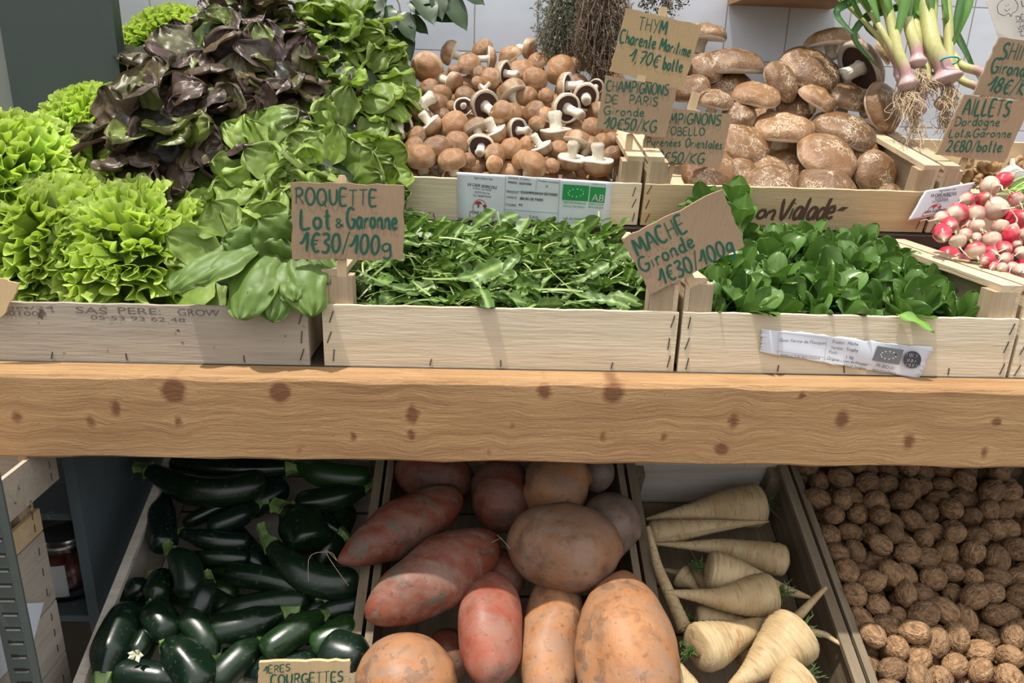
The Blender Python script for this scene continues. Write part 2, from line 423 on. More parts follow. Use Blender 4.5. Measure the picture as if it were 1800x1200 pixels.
crate_left = crate(XL0, XL1, YF, ZT, .256, .053, .060, 0, 'grey speckled wooden crate with stamped lettering under the lettuces', (MW_GREY, MW_GREY, MW_GREY), G_, rail_w=.012)
crate_rocket = crate(-.139, .1795, YF, ZT, .256, .0565, .087, 0, 'plain pale wooden crate filled with rocket leaves', PALE, G_, post=.021)
crate_mache = crate(.1835, .496, YF, ZT, .256, .0565, .087, 0, "pale wooden crate of lamb's lettuce with a crumpled white label on its front", PALE, G_, post=.021)
crate_rad = crate(.500, .815, YF, ZT, .256, .0565, .087, 0, "wooden crate at the right edge holding the radishes", PALE, G_, post=.021)
G2 = 'wooden crates on the raised back shelf'
crate_ch = crate(-.163, .1905, Y2, Z2, .262, .0515, .083, TILT, 'pale wooden crate of brown button mushrooms with a white label on its front', PALE, G2, post=.020)
crate_po = crate(.1945, .549, Y2, Z2, .262, .0515, .083, TILT, 'yellowish wooden crate of portobello mushrooms with brown script lettering', YEL, G2, post=.020)
crate_gi = crate(.5535, .86, Y2, Z2, .262, .0515, .083, TILT, 'wooden crate at the right edge of the back shelf, holding ginger and garlic', PALE, G2, post=.020)
# ---- lower tier: tilted 25 degrees
LT = math.radians(25); LV = np.array([0, math.cos(LT), math.sin(LT)]); LW = np.array([0, -math.sin(LT), math.cos(LT)]); LO = np.array([0, .64, .75])
def lp(x, v, w): return np.array([x, 0, 0]) + LO + LV * v + LW * w        # crate-rim plane coordinates
def lpx(px, py, w): return at_pl(px, py, LO + LW * w, LW)
def lcrate(x0, x1, v0, v1, label, mats, h=.085, **k):
    p = lp(x0, v0, -h); c = crate(x0, x1, p[1], p[2], v1 - v0, h, h + .0005, LT, label, mats, 'wooden crates on the lower shelf', staples=False, **k); return c
DIM = (MW_DIMX, MW_DIM, MW_DIM)
lcrate(-.374, -.112, -.17, .235, 'worn pale wooden crate of courgettes on the lower shelf', (MW_DIMX, MW_DIMX, MW_DIM), rail_w=.010, ms2=MW_DIM)
lcrate(-.108, .180, -.17, .235, 'wooden crate of sweet potatoes on the lower shelf', DIM, rail_w=.008)
lcrate(.184, .386, -.17, .200, 'narrow wooden crate of parsnips on the lower shelf', DIM, rail_w=.011)
lcrate(.390, .700, -.17, .215, 'wooden crate full of walnuts on the lower shelf', DIM, rail_w=.008)
o = mo('lower_shelf_board', *bbox2((0, 0, -.012), (1.12, .45, 0)), M_DARKW, local=True); p = lp(-.385, -.2, -.0865); o.location = tuple(p); o.rotation_euler = (LT, 0, 0)
tag(o, 'tilted dark shelf board under the lower crates', 'shelf')
# back panel of the lower compartment and the slate coloured unit at the left
wall('wall_lower', (-1.3, 1.0, 0), (1.6, 1.02, 1.0), M_DARKW)
u = empty('storage_unit', (-.5, .72, 0), 'slate blue painted storage unit under the shelf at the left', 'cabinet')
def up(nm, a, b, m=M_SLATE): return mo(nm, *bbox2(a, b), m, u)
up('side_panel', (-.437, .72, 0), (-.425, .995, .993)); up('side_panel', (-.80, .72, 0), (-.788, .995, .993))
sh = at_y(66, 886, .76)[2]; s2z = at_y(120, 1062, .76)[2]
up('shelf', (-.787, .74, sh - .008), (-.438, .994, sh)); up('shelf', (-.787, .74, s2z - .008), (-.438, .994, s2z)); up('shelf', (-.787, .74, .3), (-.438, .994, .308))
# jar of preserve on the unit's lower shelf
def jar():
    gl = NT('jar_glass'); gl.p.inputs['Transmission Weight'].default_value = 1; gl.p.inputs['IOR'].default_value = 1.45; glm = gl.done((.95, .97, .97), .05)
    fr = NT('pink_preserve'); v = fr.voro(60); frm = fr.done(fr.ramp(v, [(.1, (.55, .20, .13)), (.6, (.30, .07, .05))]), .35); 
    p = at_y(100, 1040, .80); x, z = -.495, s2z + .0005; R0 = .040; H = at_y(105, 945, .8)[2] - s2z
    r = empty('preserve_jar', (x, .80, z), 'glass jar of pink preserve with a metal lid on the slate shelf', 'jar')
    def lt(nm, prof, m):
        V, Fc, _ = lathe(prof, 32); o = mo(nm, V, Fc, m, local=True, smooth=True); o.parent = r; return o
    lt('glass', [(0, 0), (R0 * .95, 0), (R0, .004), (R0, H - .012), (R0 * .86, H - .002), (R0 * .86, H + .008), (R0 * .8, H + .008), (R0 * .8, H - .004), (R0 * .94, H - .016), (R0 * .94, .006), (0, .004)], glm)
    lt('preserve', [(0, .005), (R0 * .92, .0065), (R0 * .92, H - .02), (0, H - .018)], frm)
    lt('lid', [(R0 * .88, H), (R0 * .9, H), (R0 * .9, H + .013), (R0 * .84, H + .016), (0, H + .016)], plain('lid_tin', (.5, .48, .44), .25, 1))
    V = []; Fc = []
    for i in range(9):
        a = math.radians(-125 + i * 7); 
        for zz in (H * .15, H * .8): V.append((math.cos(a) * (R0 + .0006), math.sin(a) * (R0 + .0006), zz))
    for i in range(8): Fc.append((i * 2, i * 2 + 2, i * 2 + 3, i * 2 + 1))
    o = mo('paper_label', V, Fc, plain('label_white', (.75, .76, .78), .6), local=True); o.parent = r; m = o.modifiers.new('s', 'SOLIDIFY'); m.thickness = .0003
jar()
# stack of small crates left of the unit, seen from their ends
def side_crate(z0, z1, label, m, slot=False, x=-.4055, y1=.622, ov=0):
    r = empty('wooden_crate', (x - .12, .52, z0), label, 'crate', 'stacked crates at the lower left'); H = z1 - z0
    def part(nm, a, b, mm): 
        V, Fc = bbox2(a, b); o = mo(nm, V, Fc, mm, local=True); o.parent = r; return o
    xr = .12 + ov; y0 = -.10; y1_ = y1 - .52
    if slot:
        part('side_board', (xr - .004, y0, 0), (xr, y1_, H * .52), m); part('side_board', (xr - .004, y0, H * .78), (xr, y1_, H - .001), MW_GREY)
    else:
        part('side_board', (xr - .004, y0, 0), (xr, y1_, H - .001), m)
    part('side_board', (-.12, y0, 0), (-.116, y1_, H - .001), m)
    part('end_board', (-.115, y1_ - .005, 0), (xr - .0045, y1_ - .001, H - .001), m); part('end_board', (-.115, y0, 0), (xr - .0045, y0 + .004, H - .001), m)
    part('corner_post', (xr - .020, y1_ - .022, .001), (xr - .005, y1_ - .006, H - .001), MW_PALE_Z)
    part('bottom_board', (-.115, y0 + .005, .0005), (xr - .0045, y1_ - .006, .003), m)
    for k in range(3):
        for yy in ((y1_ - .012),):
            st = mo('staple', *staple_V((xr, yy, H * (.2 + .3 * k)), L=.007, ang=.1, plane='yz', off=.0006), M_STEEL, local=True); st.parent = r
    return r
side_crate(.60, .7165, 'pale wooden crate at the bottom of the leaning stack, lower left', MW_SIDE)
side_crate(.7175, .7775, 'pale wooden crate second from the bottom of the stack, lower left', MW_SIDE)
side_crate(.7785, .8535, 'pale wooden crate with a folded white paper, in the stack at the lower left', MW_SIDE)
side_crate(.8545, .8975, 'open-slatted yellowish crate second from the top of the stack, lower left', MW_PINE, slot=True)
side_crate(.8985, .9390, 'grey wooden crate topmost in the stack just below the beam', MW_GREY, y1=.64, ov=.012)
pp = [at_y(35, 1030, .53), at_y(46, 1026, .54), at_y(70, 1072, .56), at_y(55, 1118, .55), at_y(40, 1090, .53)]
pp = [np.array([-.4035, p[1], p[2]]) for p in [np.array([0, .50, .845]), np.array([0, .53, .84]), np.array([0, .60, .79]), np.array([0, .575, .765]), np.array([0, .5, .77])]]
o = mo('folded_paper', pp, [(0, 1, 2, 3, 4)], plain('paper_blue_white', (.66, .70, .80), .6)); m = o.modifiers.new('s', 'SOLIDIFY'); m.thickness = .0006; m.offset = -1
tag(o, 'folded white paper stuck on the stacked crates behind the steel upright', 'paper')
# slotted steel upright
def upright():
    r = empty('slotted_upright', (-.37, .50, 0), 'grey-green slotted steel shelf upright at the lower left', 'upright')
    x0, x1 = -.3745, -.3505; V, Fc = bbox2((x0, .50, 0), (x1, .502, .9985)); mo('face_flange', V, Fc, M_GREYP, r)
    mo('side_flange', *bbox2((x0, .5021, 0), (x0 + .002, .53, .9985)), M_GREYP, r)
    dk = plain('slot_dark', (.012, .012, .012), .8); lt = plain('slot_lip', (.30, .32, .31), .35, .6)
    for k in range(16):
        z = .775 + k * .0135; xx = (x0 + x1) / 2 - .001
        s = mo('slot', *bbox2((xx - .0058, .4996, z - .0010), (xx + .0062, .5001, z + .0016)), dk, r)
        mo('slot_lip', *bbox2((xx - .005, .4992, z - .0022), (xx + .0058, .50, z - .0010)), lt, s)
upright()
# ------------------------------------------------------------------ mushrooms
def m_cap(name, crack=0.0):
    n = NT(name); base = n.attr(); n.shift()
    a = n.noise(2.2, 4, .6); b = n.noise(11, 5, .65)
    c = n.mix(n.rng(a, .42, .68, 0, .45), base, n.hsv(base, v=1.28, sat=.85))
    c = n.mix(n.rng(b, .56, .70, 0, .55), c, n.hsv(base, v=.55))
    c = n.hsv(c, v=n.rng(n.rnd(), 0, 1, .68, 1.25)); h = b
    if crack:
        # pale split scales
        w = n.n.new('ShaderNodeVectorMath'); w.operation = 'ADD'; nn = n.n.new('ShaderNodeTexNoise'); nn.inputs['Scale'].default_value = 3.5; n.l.new(n.co, nn.inputs['Vector'])
        sc_ = n.n.new('ShaderNodeVectorMath'); sc_.operation = 'SCALE'; n.l.new(nn.outputs['Color'], sc_.inputs[0]); sc_.inputs['Scale'].default_value = .45
        n.l.new(n.mapping((1, 1, .6)), w.inputs[0]); n.l.new(sc_.outputs[0], w.inputs[1])
        v = n.voro(4.2, 'DISTANCE_TO_EDGE', w.outputs[0]); v2 = n.voro(9, 'DISTANCE_TO_EDGE', w.outputs[0])
        msk = n.noise(1.5, 3, .6)
        ln = n.math('MULTIPLY', n.rng(v, .05, .01, 0, 1), n.rng(msk, .46, .60, 0, 1)); l2 = n.math('MULTIPLY', n.rng(v2, .08, .02, 0, .9), n.rng(msk, .50, .62, 0, .8))
        ln = n.math('MAXIMUM', ln, l2)
        at = n.n.new('ShaderNodeAttribute'); at.attribute_name = 'Col'
        c = n.mix(n.math('MULTIPLY', ln, crack), c, (.74, .60, .44)); h = n.math('SUBTRACT', b, n.math('MULTIPLY', ln, .6))
    n.bump(h, .25, .05)
    return n.done(c, .38, .45)
def m_stem(name='mushroom_stem'):
    n = NT(name); base = n.attr(); n.shift(); a = n.noise(5, 4, .6, .3, n.mapping((3, 3, .6))); b = n.noise(9, 4, .6)
    c = n.mix(n.rng(a, .5, .7, 0, .5), base, (.62, .46, .28)); c = n.mix(n.rng(b, .64, .72, 0, .6), c, (.10, .07, .045)); n.bump(a, .3, .05)
    return n.done(c, .6, .3)
def m_gill():
    n = NT('mushroom_gills'); sep = n.n.new('ShaderNodeSeparateXYZ'); n.l.new(n.co, sep.inputs[0])
    ang = n.math('ARCTAN2', sep.outputs[0], sep.outputs[1]); s = n.math('SINE', n.math('MULTIPLY', ang, 90))
    c = n.mix(n.rng(s, -1, 1, 0, 1), (.045, .022, .018), (.15, .08, .06)); n.bump(s, .5, .03); return n.done(c, .7, .2)
MC_CH = m_cap('button_mushroom_skin'); MC_PO = m_cap('portobello_skin', .85); M_ST = m_stem(); M_GI = m_gill()
def mushroom(kind, opened, seed):
    """unit cap radius, cap rim in the z=0 plane, stem hanging towards -Z"""
    rr = random.Random(seed); por = kind.startswith('porto')
    r = empty(kind); n = 36 if por else 28
    H = rr.uniform(.50, .62) if por else (rr.uniform(.80, 1.0) if not opened else rr.uniform(.62, .75))
    prof = [(0.0, H)]
    for k in range(1, 12):
        a = k / 11 * math.pi / 2; prof.append((math.sin(a) ** .85 * 1.0, math.cos(a) ** (.95 if por else .8) * H))
    prof += [(1.0, -.05), (.97, -.11), (.90, -.14)]
    nb = len(prof)
    if opened: prof += [(.84, -.12), (.80, -.04), (.74, .04), (.5, .07), (.0, .07)]
    else: prof += [(.75, -.145), (.55, -.12), (.3, -.06), (.0, -.04)]
    V, Fc, K = lathe(prof, n); C = []
    brown = srgb(140, 100, 64) if not por else srgb(118, 84, 50); pale = srgb(188, 160, 128) if not por else srgb(165, 130, 98); white = srgb(236, 226, 208)
    dark = rr.uniform(.85, 1.15); ph = rr.uniform(0, 9)
    for i, v in enumerate(V):
        k = K[i]; p = tuple(v)
        w = 1 + .05 * wob((p[0], p[1], p[2] + ph), 1.6, seed % 5) + (.05 * math.sin(math.atan2(p[1], p[0]) * 2 + ph))
        rim = math.hypot(p[0], p[1])
        v[0] *= w; v[1] *= w * (1 + .04 * math.sin(ph)); v[2] *= (1 + .06 * wob(p, 2.2, 3))
        if rim > .8: v[2] += .05 * math.sin(math.atan2(p[1], p[0]) * 3 + ph) * (rim - .8) * 4
        if por and k < nb - 2: v[2] += .02 * wob(p, 6, 2)
        if k < nb - 3:
            t = sstep(.72, 1.0, rim) * (.5 + .5 * wob((p[0], p[1], ph), 5, 1)) if k > 6 else 0
            c = lerp(tuple(x * dark for x in brown), pale, max(0, min(.8, t * 1.1)))
        elif k < nb: c = lerp(brown, white, .65 + .3 * (k - nb + 3) / 3)
        else: c = white if not opened or k < nb + 2 else (.10, .055, .04)
        C.append(c)
    o = mo('cap', V, Fc, MC_PO if por else MC_CH, local=True, smooth=True, cols=C); o.parent = r
    if opened:
        Vg, Fg, _ = lathe([(.80, -.05), (.70, -.02), (.5, .0), (.2, .02), (.16, .06)], n); g = mo('gills', Vg, Fg, M_GI, local=True, smooth=True); g.parent = r
    L = rr.uniform(1.1, 1.55) if not por else rr.uniform(.6, .8); r0 = rr.uniform(.30, .40) if not por else .26; bx, by = rr.uniform(-.18, .18), rr.uniform(-.18, .18)
    P = [(0, 0, .08), (bx * .2, by * .2, -.15 * L), (bx * .5, by * .5, -.5 * L), (bx, by, -.85 * L), (bx * 1.2, by * 1.2, -L), (bx * 1.2, by * 1.2, -L - .03)]
    Vs, Fs = tube(P, [r0 * 1.25, r0 * .98, r0 * .86, r0 * 1.08, r0 * .85, r0 * .35], 14); Cs = []
    for i, v in enumerate(Vs):
        k = i // 14; d = 1 + .10 * wob(v * 3, 2, 4); q = np.array(P[k]); Vs[i] = q + (v - q) * d
        Cs.append(lerp(srgb(238, 230, 212), srgb(120, 95, 70), (.0, 0, .05, .15, .55, .8)[k]))
    s = mo('stem', Vs, Fs, M_ST, local=True, smooth=True, cols=Cs); s.parent = r
    return r
CH_C = [mushroom('button_mushroom', False, k) for k in (1, 2, 3, 4)]
CH_O = [mushroom('button_mushroom', True, k) for k in (11, 12, 13)]
PO_C = [mushroom('portobello_mushroom', False, k) for k in (21, 22, 23, 24, 25)]
PO_O = [mushroom('portobello_mushroom', True, k) for k in (31, 32)]
# heap surface of the button mushrooms
def heap_pt(px, py, A, B, extra=0.0):
    a, b = np.array(A, float), np.array(B, float); d = b - a; d[0] = 0; n = nrm(np.cross((1, 0, 0), d)); return at_pl(px, py, a + n * extra, n)
CHA, CHB = (0, .925, 1.172), (0, 1.125, 1.312)
# px, py, radius px, cap-top direction (right, up, towards viewer), open?
CH1 = [(345,350,95,.6,.1,.5,0),(535,290,118,.1,-.4,.8,0),(715,155,92,-.9,.3,.25,0),(880,245,92,0,.5,.8,0),(765,410,85,.85,-.3,.3,0),(1075,205,82,.9,0,-.1,1),
(755,300,45,0,.3,.9,0),(985,325,60,.3,.4,.8,0),(1060,370,78,-.2,.2,.9,0),(450,625,118,-.5,-.75,.35,0),(632,590,85,.5,.1,.85,0),(235,580,95,.6,-.2,.7,0),
(285,760,112,-.1,.6,-.55,1),(565,770,86,.1,-.6,.6,0),(765,760,108,.1,.2,.95,0),(850,510,78,0,.5,.8,0),(838,610,72,0,.25,-.95,1),(1010,600,120,-.45,.5,-.7,1),
(1165,655,85,.3,0,.9,0),(1010,470,50,-.3,-.6,.4,0),(940,780,92,0,.75,.4,0),(1110,850,98,.1,-.75,.5,0),(990,950,108,0,.55,-.75,1),(615,965,108,0,.2,1,0),
(745,1050,104,0,.6,.8,0),(480,1035,108,0,.6,.75,0),(795,900,95,.1,.55,.7,0),(440,850,72,-.2,.3,.9,0),(410,950,85,-.5,.4,.7,0),(105,785,70,-.3,.2,.9,0),
(870,1060,62,0,.1,.9,0),(1110,1010,85,.3,.3,.9,0),(1100,1095,62,.2,0,.9,0),(655,500,75,.2,.5,.8,0),(300,470,70,.3,.3,.8,0),(740,600,40,0,.3,.9,0),(960,400,45,.2,.3,.8,0)]
CH2 = [(110,330,98,-.75,.2,-.3,1),(262,320,112,-.1,.35,.9,0),(390,372,92,0,.2,1,0),(410,220,75,-.2,.5,.7,0),(600,300,116,-.1,.4,.9,0),(700,150,98,0,.4,.85,0),
(720,245,66,.2,.5,.6,0),(835,235,60,.4,.4,.8,0),(630,440,100,-.85,.15,-.35,1),(180,485,122,-.35,.85,.4,0),(105,655,92,-.2,.2,.95,0),(370,655,88,-.5,.3,.7,0),
(565,850,126,.1,-.92,.2,0),(640,620,118,-.5,.45,-.7,1),(815,530,100,0,.5,-.8,1),(225,815,98,-.7,.2,-.6,1),(400,750,60,-.2,.4,.8,0),(745,890,106,0,.85,.5,0),
(445,970,92,.1,-.75,.6,0),(690,1075,106,-.2,-.6,.8,0),(915,1100,116,0,-.75,.65,0),(1060,1020,82,.3,.2,.9,0),(870,780,78,.2,.4,.8,0),(375,1085,104,.3,.5,.8,0),
(180,960,86,-.1,.5,.8,0),(270,1050,78,-.3,.5,.8,0),(530,1105,58,0,.3,.9,0),(40,1090,60,-.3,.2,.9,0),(315,925,60,0,.3,.9,0),(960,900,70,.2,.5,.7,0),(1000,780,70,.3,.4,.6,0),(590,960,70,0,.4,.9,0),(480,520,60,0,.3,.8,0),(1040,880,60,.1,.5,.7,0),(905,440,60,.3,.4,-.6,1)]
look = {0: 'cap up', 1: 'turned over, dark gills showing'}
def ch_label(px, py, ay, az, op, r):
    row = 'in the front row' if py > 258 else ('low in the heap' if py > 215 else ('halfway up the heap' if py > 165 else ('high on the heap' if py > 115 else 'atop the heap')))
    side = 'beside the lettuce' if px < 725 else ('left of middle' if px < 800 else ('in the middle' if px < 890 else ('right of middle' if px < 975 else 'by the signs')))
    sz = 'large' if r > 21 else ('small' if r < 15 else 'mid-sized')
    st = 'showing dark gills' if op else ('upside down, stem up' if ay < -.25 else ('cap up' if ay > .7 else 'cap facing out'))
    return '%s brown button mushroom %s, %s %s' % (sz, st, row, side)
CHL = []
for i, (X, Y, Rp, ax, ay, az, op) in enumerate(CH1): CHL.append((640 + X / 4.8, 60 + Y / 4.8, Rp / 4.8, ax, ay, az, op))
for i, (X, Y, Rp, ax, ay, az, op) in enumerate(CH2): CHL.append((860 + X / 4.8, 60 + Y / 4.8, Rp / 4.8, ax, ay, az, op))
# spare ones lying in the gaps, a little deeper
gaps = []
rg = random.Random(5)
for gy in range(92, 300, 27):
    for gx in range(690, 1110, 30):
        x, y = gx + rg.uniform(-9, 9), gy + rg.uniform(-8, 8)
        if y < 112 and (x < 760 or x > 1060): continue
        if min(math.hypot(x - c[0], y - c[1]) / c[2] for c in CHL) > 1.1: gaps.append((x, y, rg.uniform(17, 22), rg.uniform(-.6, .6), rg.uniform(-.5, .9), rg.uniform(.2, .9), 0))
def place_field(L, A, B, lift, fill_drop=.0):
    """points on the rays, nudged along their own rays until neighbours no longer sink into each other"""
    P = []; 
    for (px, py, r, *_rest) in L:
        p = heap_pt(px, py, A, B, lift); P.append([px, py, r, depth(p)])
    T = np.array([p[3] for p in P]); T0 = T.copy()
    for it in range(60):
        X = np.array([at_d(P[i][0], P[i][1], T[i]) for i in range(len(P))]); Rr = np.array([P[i][2] * T[i] / F for i in range(len(P))])
        for i in range(len(P)):
            for j in range(i):
                d = np.linalg.norm(X[i] - X[j]); m = .80 * (Rr[i] + Rr[j])
                if d < m:
                    s = .12 * (m - d)
                    if T[i] < T[j] or (T[i] == T[j]): T[i] -= s; T[j] += s
                    else: T[i] += s; T[j] -= s
        T = np.clip(T, T0 - .022, T0 + .03)
    return T
CHL = [(x, y, r * 1.13, ax + (.5 * math.sin(x * 7 + y) if ay < -.4 or ay > .7 else 0), ay, (-.35 if ay < -.4 and not op else (-.1 if ay > .7 and not op else az)), op) for (x, y, r, ax, ay, az, op) in CHL]
allc = CHL + gaps
T = place_field(allc, CHA, CHB, .0)
T[len(CHL):] += .014
GC = 'brown button mushrooms heaped in the crate'
for i, (px, py, r, ax, ay, az, op) in enumerate(allc):
    t = T[i]; Rw = r * t / F; a = cv(ax, ay, az); p = at_d(px, py, t) - a * Rw * .22
    pr = (CH_O if op else CH_C)[i % (3 if op else 4)]
    put(pr, p, zquat(a, i * 1.7), (Rw, Rw, Rw), ch_label(px, py, ay, az, op, r), 'mushroom', GC)
# a lower layer so the heap is solid
for i in range(60):
    x = -.135 + .3 * ((i * .618) % 1); v = .03 + .2 * (i / 60); z = Z2 + .03 + v * math.tan(TILT)
    top = np.interp(Y2 + v, (.925, 1.125), (1.172, 1.312)) - .033
    z = min(top, max(z, top - .012 * (i % 3)))
    put(CH_C[i % 4], (x, Y2 + v, z), zquat(nrm((U(-.5, .5), U(-.7, .2), 1)), i), .0165, 'brown button mushroom in the lower layer of the heap, mostly covered by others', 'mushroom', GC)
drop_unused(CH_C + CH_O)
# portobellos
PO = [(1238,52,44,.1,.95,.35,0,'domed portobello with white-cracked cap, topmost left, beside the thyme sign'),
(1285,106,57,0,.93,.35,0,'broad flat portobello with frayed rim, second from the top left'),
(1214,152,34,-.3,.7,.6,0,'pinkish portobello peeping out right of the thyme sign'),
(1257,172,33,.1,.8,.5,0,'small portobello with cracked edge directly above the portobello sign'),
(1330,160,42,.05,.75,.6,0,'round smooth portobello with torn lower rim, left half of the heap'),
(1378,138,38,.45,.3,.8,0,'tawny portobello leaning on the large tilted one'),
(1430,115,60,.3,.65,.7,0,'large pale-streaked portobello tilted right, near the top centre'),
(1462,66,45,-.05,.95,.2,0,'flat portobello with torn white edge, topmost at the centre of the heap'),
(1522,112,50,.72,.5,-.05,1,'portobello tipped on its side showing dark gills, top right of the heap'),
(1440,168,34,.4,.65,.6,0,'small pinkish portobello with its stem showing, at the centre of the heap'),
(1497,165,37,.2,.6,.7,0,'portobello with a pale split across it, just left of the upright round one'),
(1560,187,46,.55,.15,.8,0,'upright round portobello turned on edge at the right end of the heap, below the garlic'),
(1375,218,54,0,.85,.5,0,'wide portobello with scalloped cracks along its rim, middle of the heap'),
(1490,222,58,.25,.75,.55,0,'wide portobello with netlike pale cracks, right of the middle of the heap'),
(1315,248,48,.25,.5,.8,0,'portobello with a white scrape, right of the portobello sign'),
(1462,266,58,.25,.62,.75,0,'largest smooth portobello low in the heap above the crate lettering'),
(1300,200,30,0,.4,.8,0,'dark half-hidden portobello under the round smooth one at the left'),
(1250,298,50,.1,.3,.9,0,'greyish-purple scuffed portobello in the front left corner under the portobello sign'),
(1310,303,33,.3,.4,.8,0,'small light portobello between the scuffed one and the front row'),
(1350,298,40,0,.6,.7,0,'light portobello with curled edge in the second row behind the front board'),
(1396,292,42,.1,.4,.9,0,'plain tan portobello behind the gap of the two front ones'),
(1357,320,48,0,.6,.8,0,'finely cracked portobello in the front row, left of the middle'),
(1457,322,49,0,.6,.8,0,'smooth tan portobello in the front row, right of the middle'),
(1547,303,44,.35,.1,.9,0,'netted portobello standing on edge in the front right corner'),
(1567,335,20,0,.5,.8,0,'tiny rough portobello at the front right corner by the post'),
(1555,90,22,.6,.4,.5,0,'shaded portobello at the top right behind the gilled one'),
(1215,215,34,0,.5,.8,0,'portobello mostly hidden behind the two lower price signs'),
(1180,100,34,0,.6,.7,0,'portobello hidden behind the thyme sign'),
(1415,250,34,0,.5,.7,0,'dark portobello deep in the gap at the middle of the heap'),
(1340,205,30,0,.5,.7,0,'dark portobello deep in the gap left of the middle'),
(1530,260,34,.3,.5,.7,0,'dark portobello deep in the gap at the right of the heap'),
(1285,150,40,0,.5,.7,0,'dark portobello deep under the broad flat one'),
(1240,115,34,0,.5,.7,0,'dark portobello deep beside the thyme sign'),
(1400,185,32,0,.5,.7,0,'dark portobello wedged under the small pinkish one')]
PA, PB = (0, .948, 1.166), (0, 1.13, 1.345)
T = place_field(PO, PA, PB, .0)
for i, (px, py, r, ax, ay, az, op, lab) in enumerate(PO):
    t = T[i]
    if 'deep' in lab or 'wedged' in lab: t += .03
    Rw = r * t / F; a = cv(ax, ay, az); p = at_d(px, py, t) - a * Rw * .25
    put((PO_O if op else PO_C)[i % (2 if op else 5)], p, zquat(a, i * 2.1), (Rw, Rw, Rw * (.92 if r > 40 else 1.1)), lab, 'mushroom', 'portobello mushrooms heaped in the crate')
drop_unused(PO_C + PO_O)
# ------------------------------------------------------------------ sweet potatoes, parsnips, courgettes, walnuts (lower tier)
def body(P, rad, n=28, m=40, wobble=.06, seed=0, fr=14):
    """smooth closed body along a spline; rad(t) -> radius. returns V, F, C=(t, angle/2pi, 0)"""
    S = spline(P, m); V, Fc = tube(S, lambda t: max(rad(t), 1e-4), n, caps=True); C = []
    for i, v in enumerate(V):
        k = i // n; q = S[k]; d = 1 + wobble * wob(v + seed * .37, fr, seed % 7) + wobble * .35 * wob(v, fr * 3.5, (seed + 3) % 7)
        V[i] = q + (v - q) * d; C.append((k / (m - 1), (i % n) / n, 0))
    return V, Fc, C
def m_sweet(name, c0, c1, dirt, patch):
    n = NT(name); a = n.noise(18, 4, .6); b = n.noise(45, 5, .65, .3); st = n.noise(26, 5, .6, .3, n.mapping((1, 2.2, 1)))
    c = n.ramp(a, [(.3, c1), (.65, c0)])
    c = n.mix(n.rng(b, .5, .68, 0, dirt), c, tuple(k * .45 for k in c1))
    c = n.mix(n.rng(st, .42, .66, 0, dirt), c, (.24, .18, .14)); c = n.mix(n.rng(n.noise(110, 4, .7), .58, .68, 0, .5), c, tuple(k * .4 for k in c1))
    c = n.mix(n.rng(n.noise(42, 3, .55, .4), .60, .625, 0, patch), c, (.115, .08, .058))
    sp = n.voro(95); c = n.mix(n.rng(sp, .10, .05, 0, .5), c, (.08, .045, .03))
    n.bump(n.math('ADD', b, n.math('MULTIPLY', n.rng(sp, .2, 0), -.7)), .35, .002)
    return n.done(c, n.rng(a, .3, .7, .45, .65), .3)
SW = {'red': m_sweet('red_sweet_potato_skin', (.20, .055, .028), (.13, .033, .018), .55, .95), 'tan': m_sweet('tan_sweet_potato_skin', (.29, .15, .082), (.20, .098, .052), .7, .3),
      'orange': m_sweet('orange_sweet_potato_skin', (.42, .205, .09), (.31, .135, .06), .6, .45), 'grey': m_sweet('earthy_sweet_potato_skin', (.20, .135, .105), (.14, .09, .07), .8, .3),
      'coral': m_sweet('coral_sweet_potato_skin', (.35, .10, .058), (.24, .062, .038), .5, .4)}
# a, b = axis ends in pixels; w = height of the axis above the rim plane; radius px; profile (blunt a, blunt b)
SP = [((592,985),(812,868),.030,.022,50,'red',(1.5,2.2),'dark red sweet potato with grey scabs, upper left of the heap beside the courgettes'),
((640,1080),(878,950),.045,.030,60,'red',(1.9,2.0),'long dark red sweet potato lying across the left of the heap'),
((893,960),(1092,975),.045,.045,78,'tan',(2.2,2.0),'big tan dimpled sweet potato in the middle of the heap'),
((858,1010),(864,1200),.018,.030,59,'coral',(1.9,2.4),'coral red sweet potato pointing down, sunlit tip, between two orange ones'),
((975,1005),(967,1260),.005,.015,57,'orange',(2,2),'smooth orange sweet potato standing upright just left of the biggest one'),
((1092,1003),(1128,1290),.040,.042,93,'orange',(1.45,2.2),'biggest pale orange sweet potato at the lower right of the heap'),
((700,1130),(745,1280),.012,.022,84,'orange',(2.4,2.2),'round orange sweet potato at the bottom left beside the courgette sign'),
((920,858),(1037,850),.020,.020,57,'orange',(2.3,2.3),'stubby orange sweet potato just under the beam, top of the heap'),
((1022,915),(1120,945),.012,.015,60,'grey',(2.2,2.0),'grey earthy sweet potato behind the big tan one, next to the parsnips'),
((872,815),(885,925),.000,.002,54,'red',(2.2,2.3),'dark red shaded sweet potato under the beam between two larger ones'),
((690,830),(835,840),-.012,-.012,46,'red',(2,2),'shaded red sweet potato at the back left corner of the crate'),
((835,795),(915,795),.004,.004,28,'orange',(2,2),'sweet potato at the back mostly hidden by the beam'),
((1048,800),(1050,862),.006,.002,32,'grey',(2,2),'small grey sweet potato at the back right under the beam'),
((830,1000),(925,1020),-.012,-.006,46,'red',(2,2),'deep red sweet potato half buried between the long one and the big tan one'),
((1040,1050),(1035,1180),-.02,-.02,48,'red',(2,2),'dark sweet potato buried between the upright orange and the biggest one'),
((760,1120),(800,1190),-.03,-.03,46,'red',(2,2),'dark sweet potato buried in the gap at the lower left of the heap')]
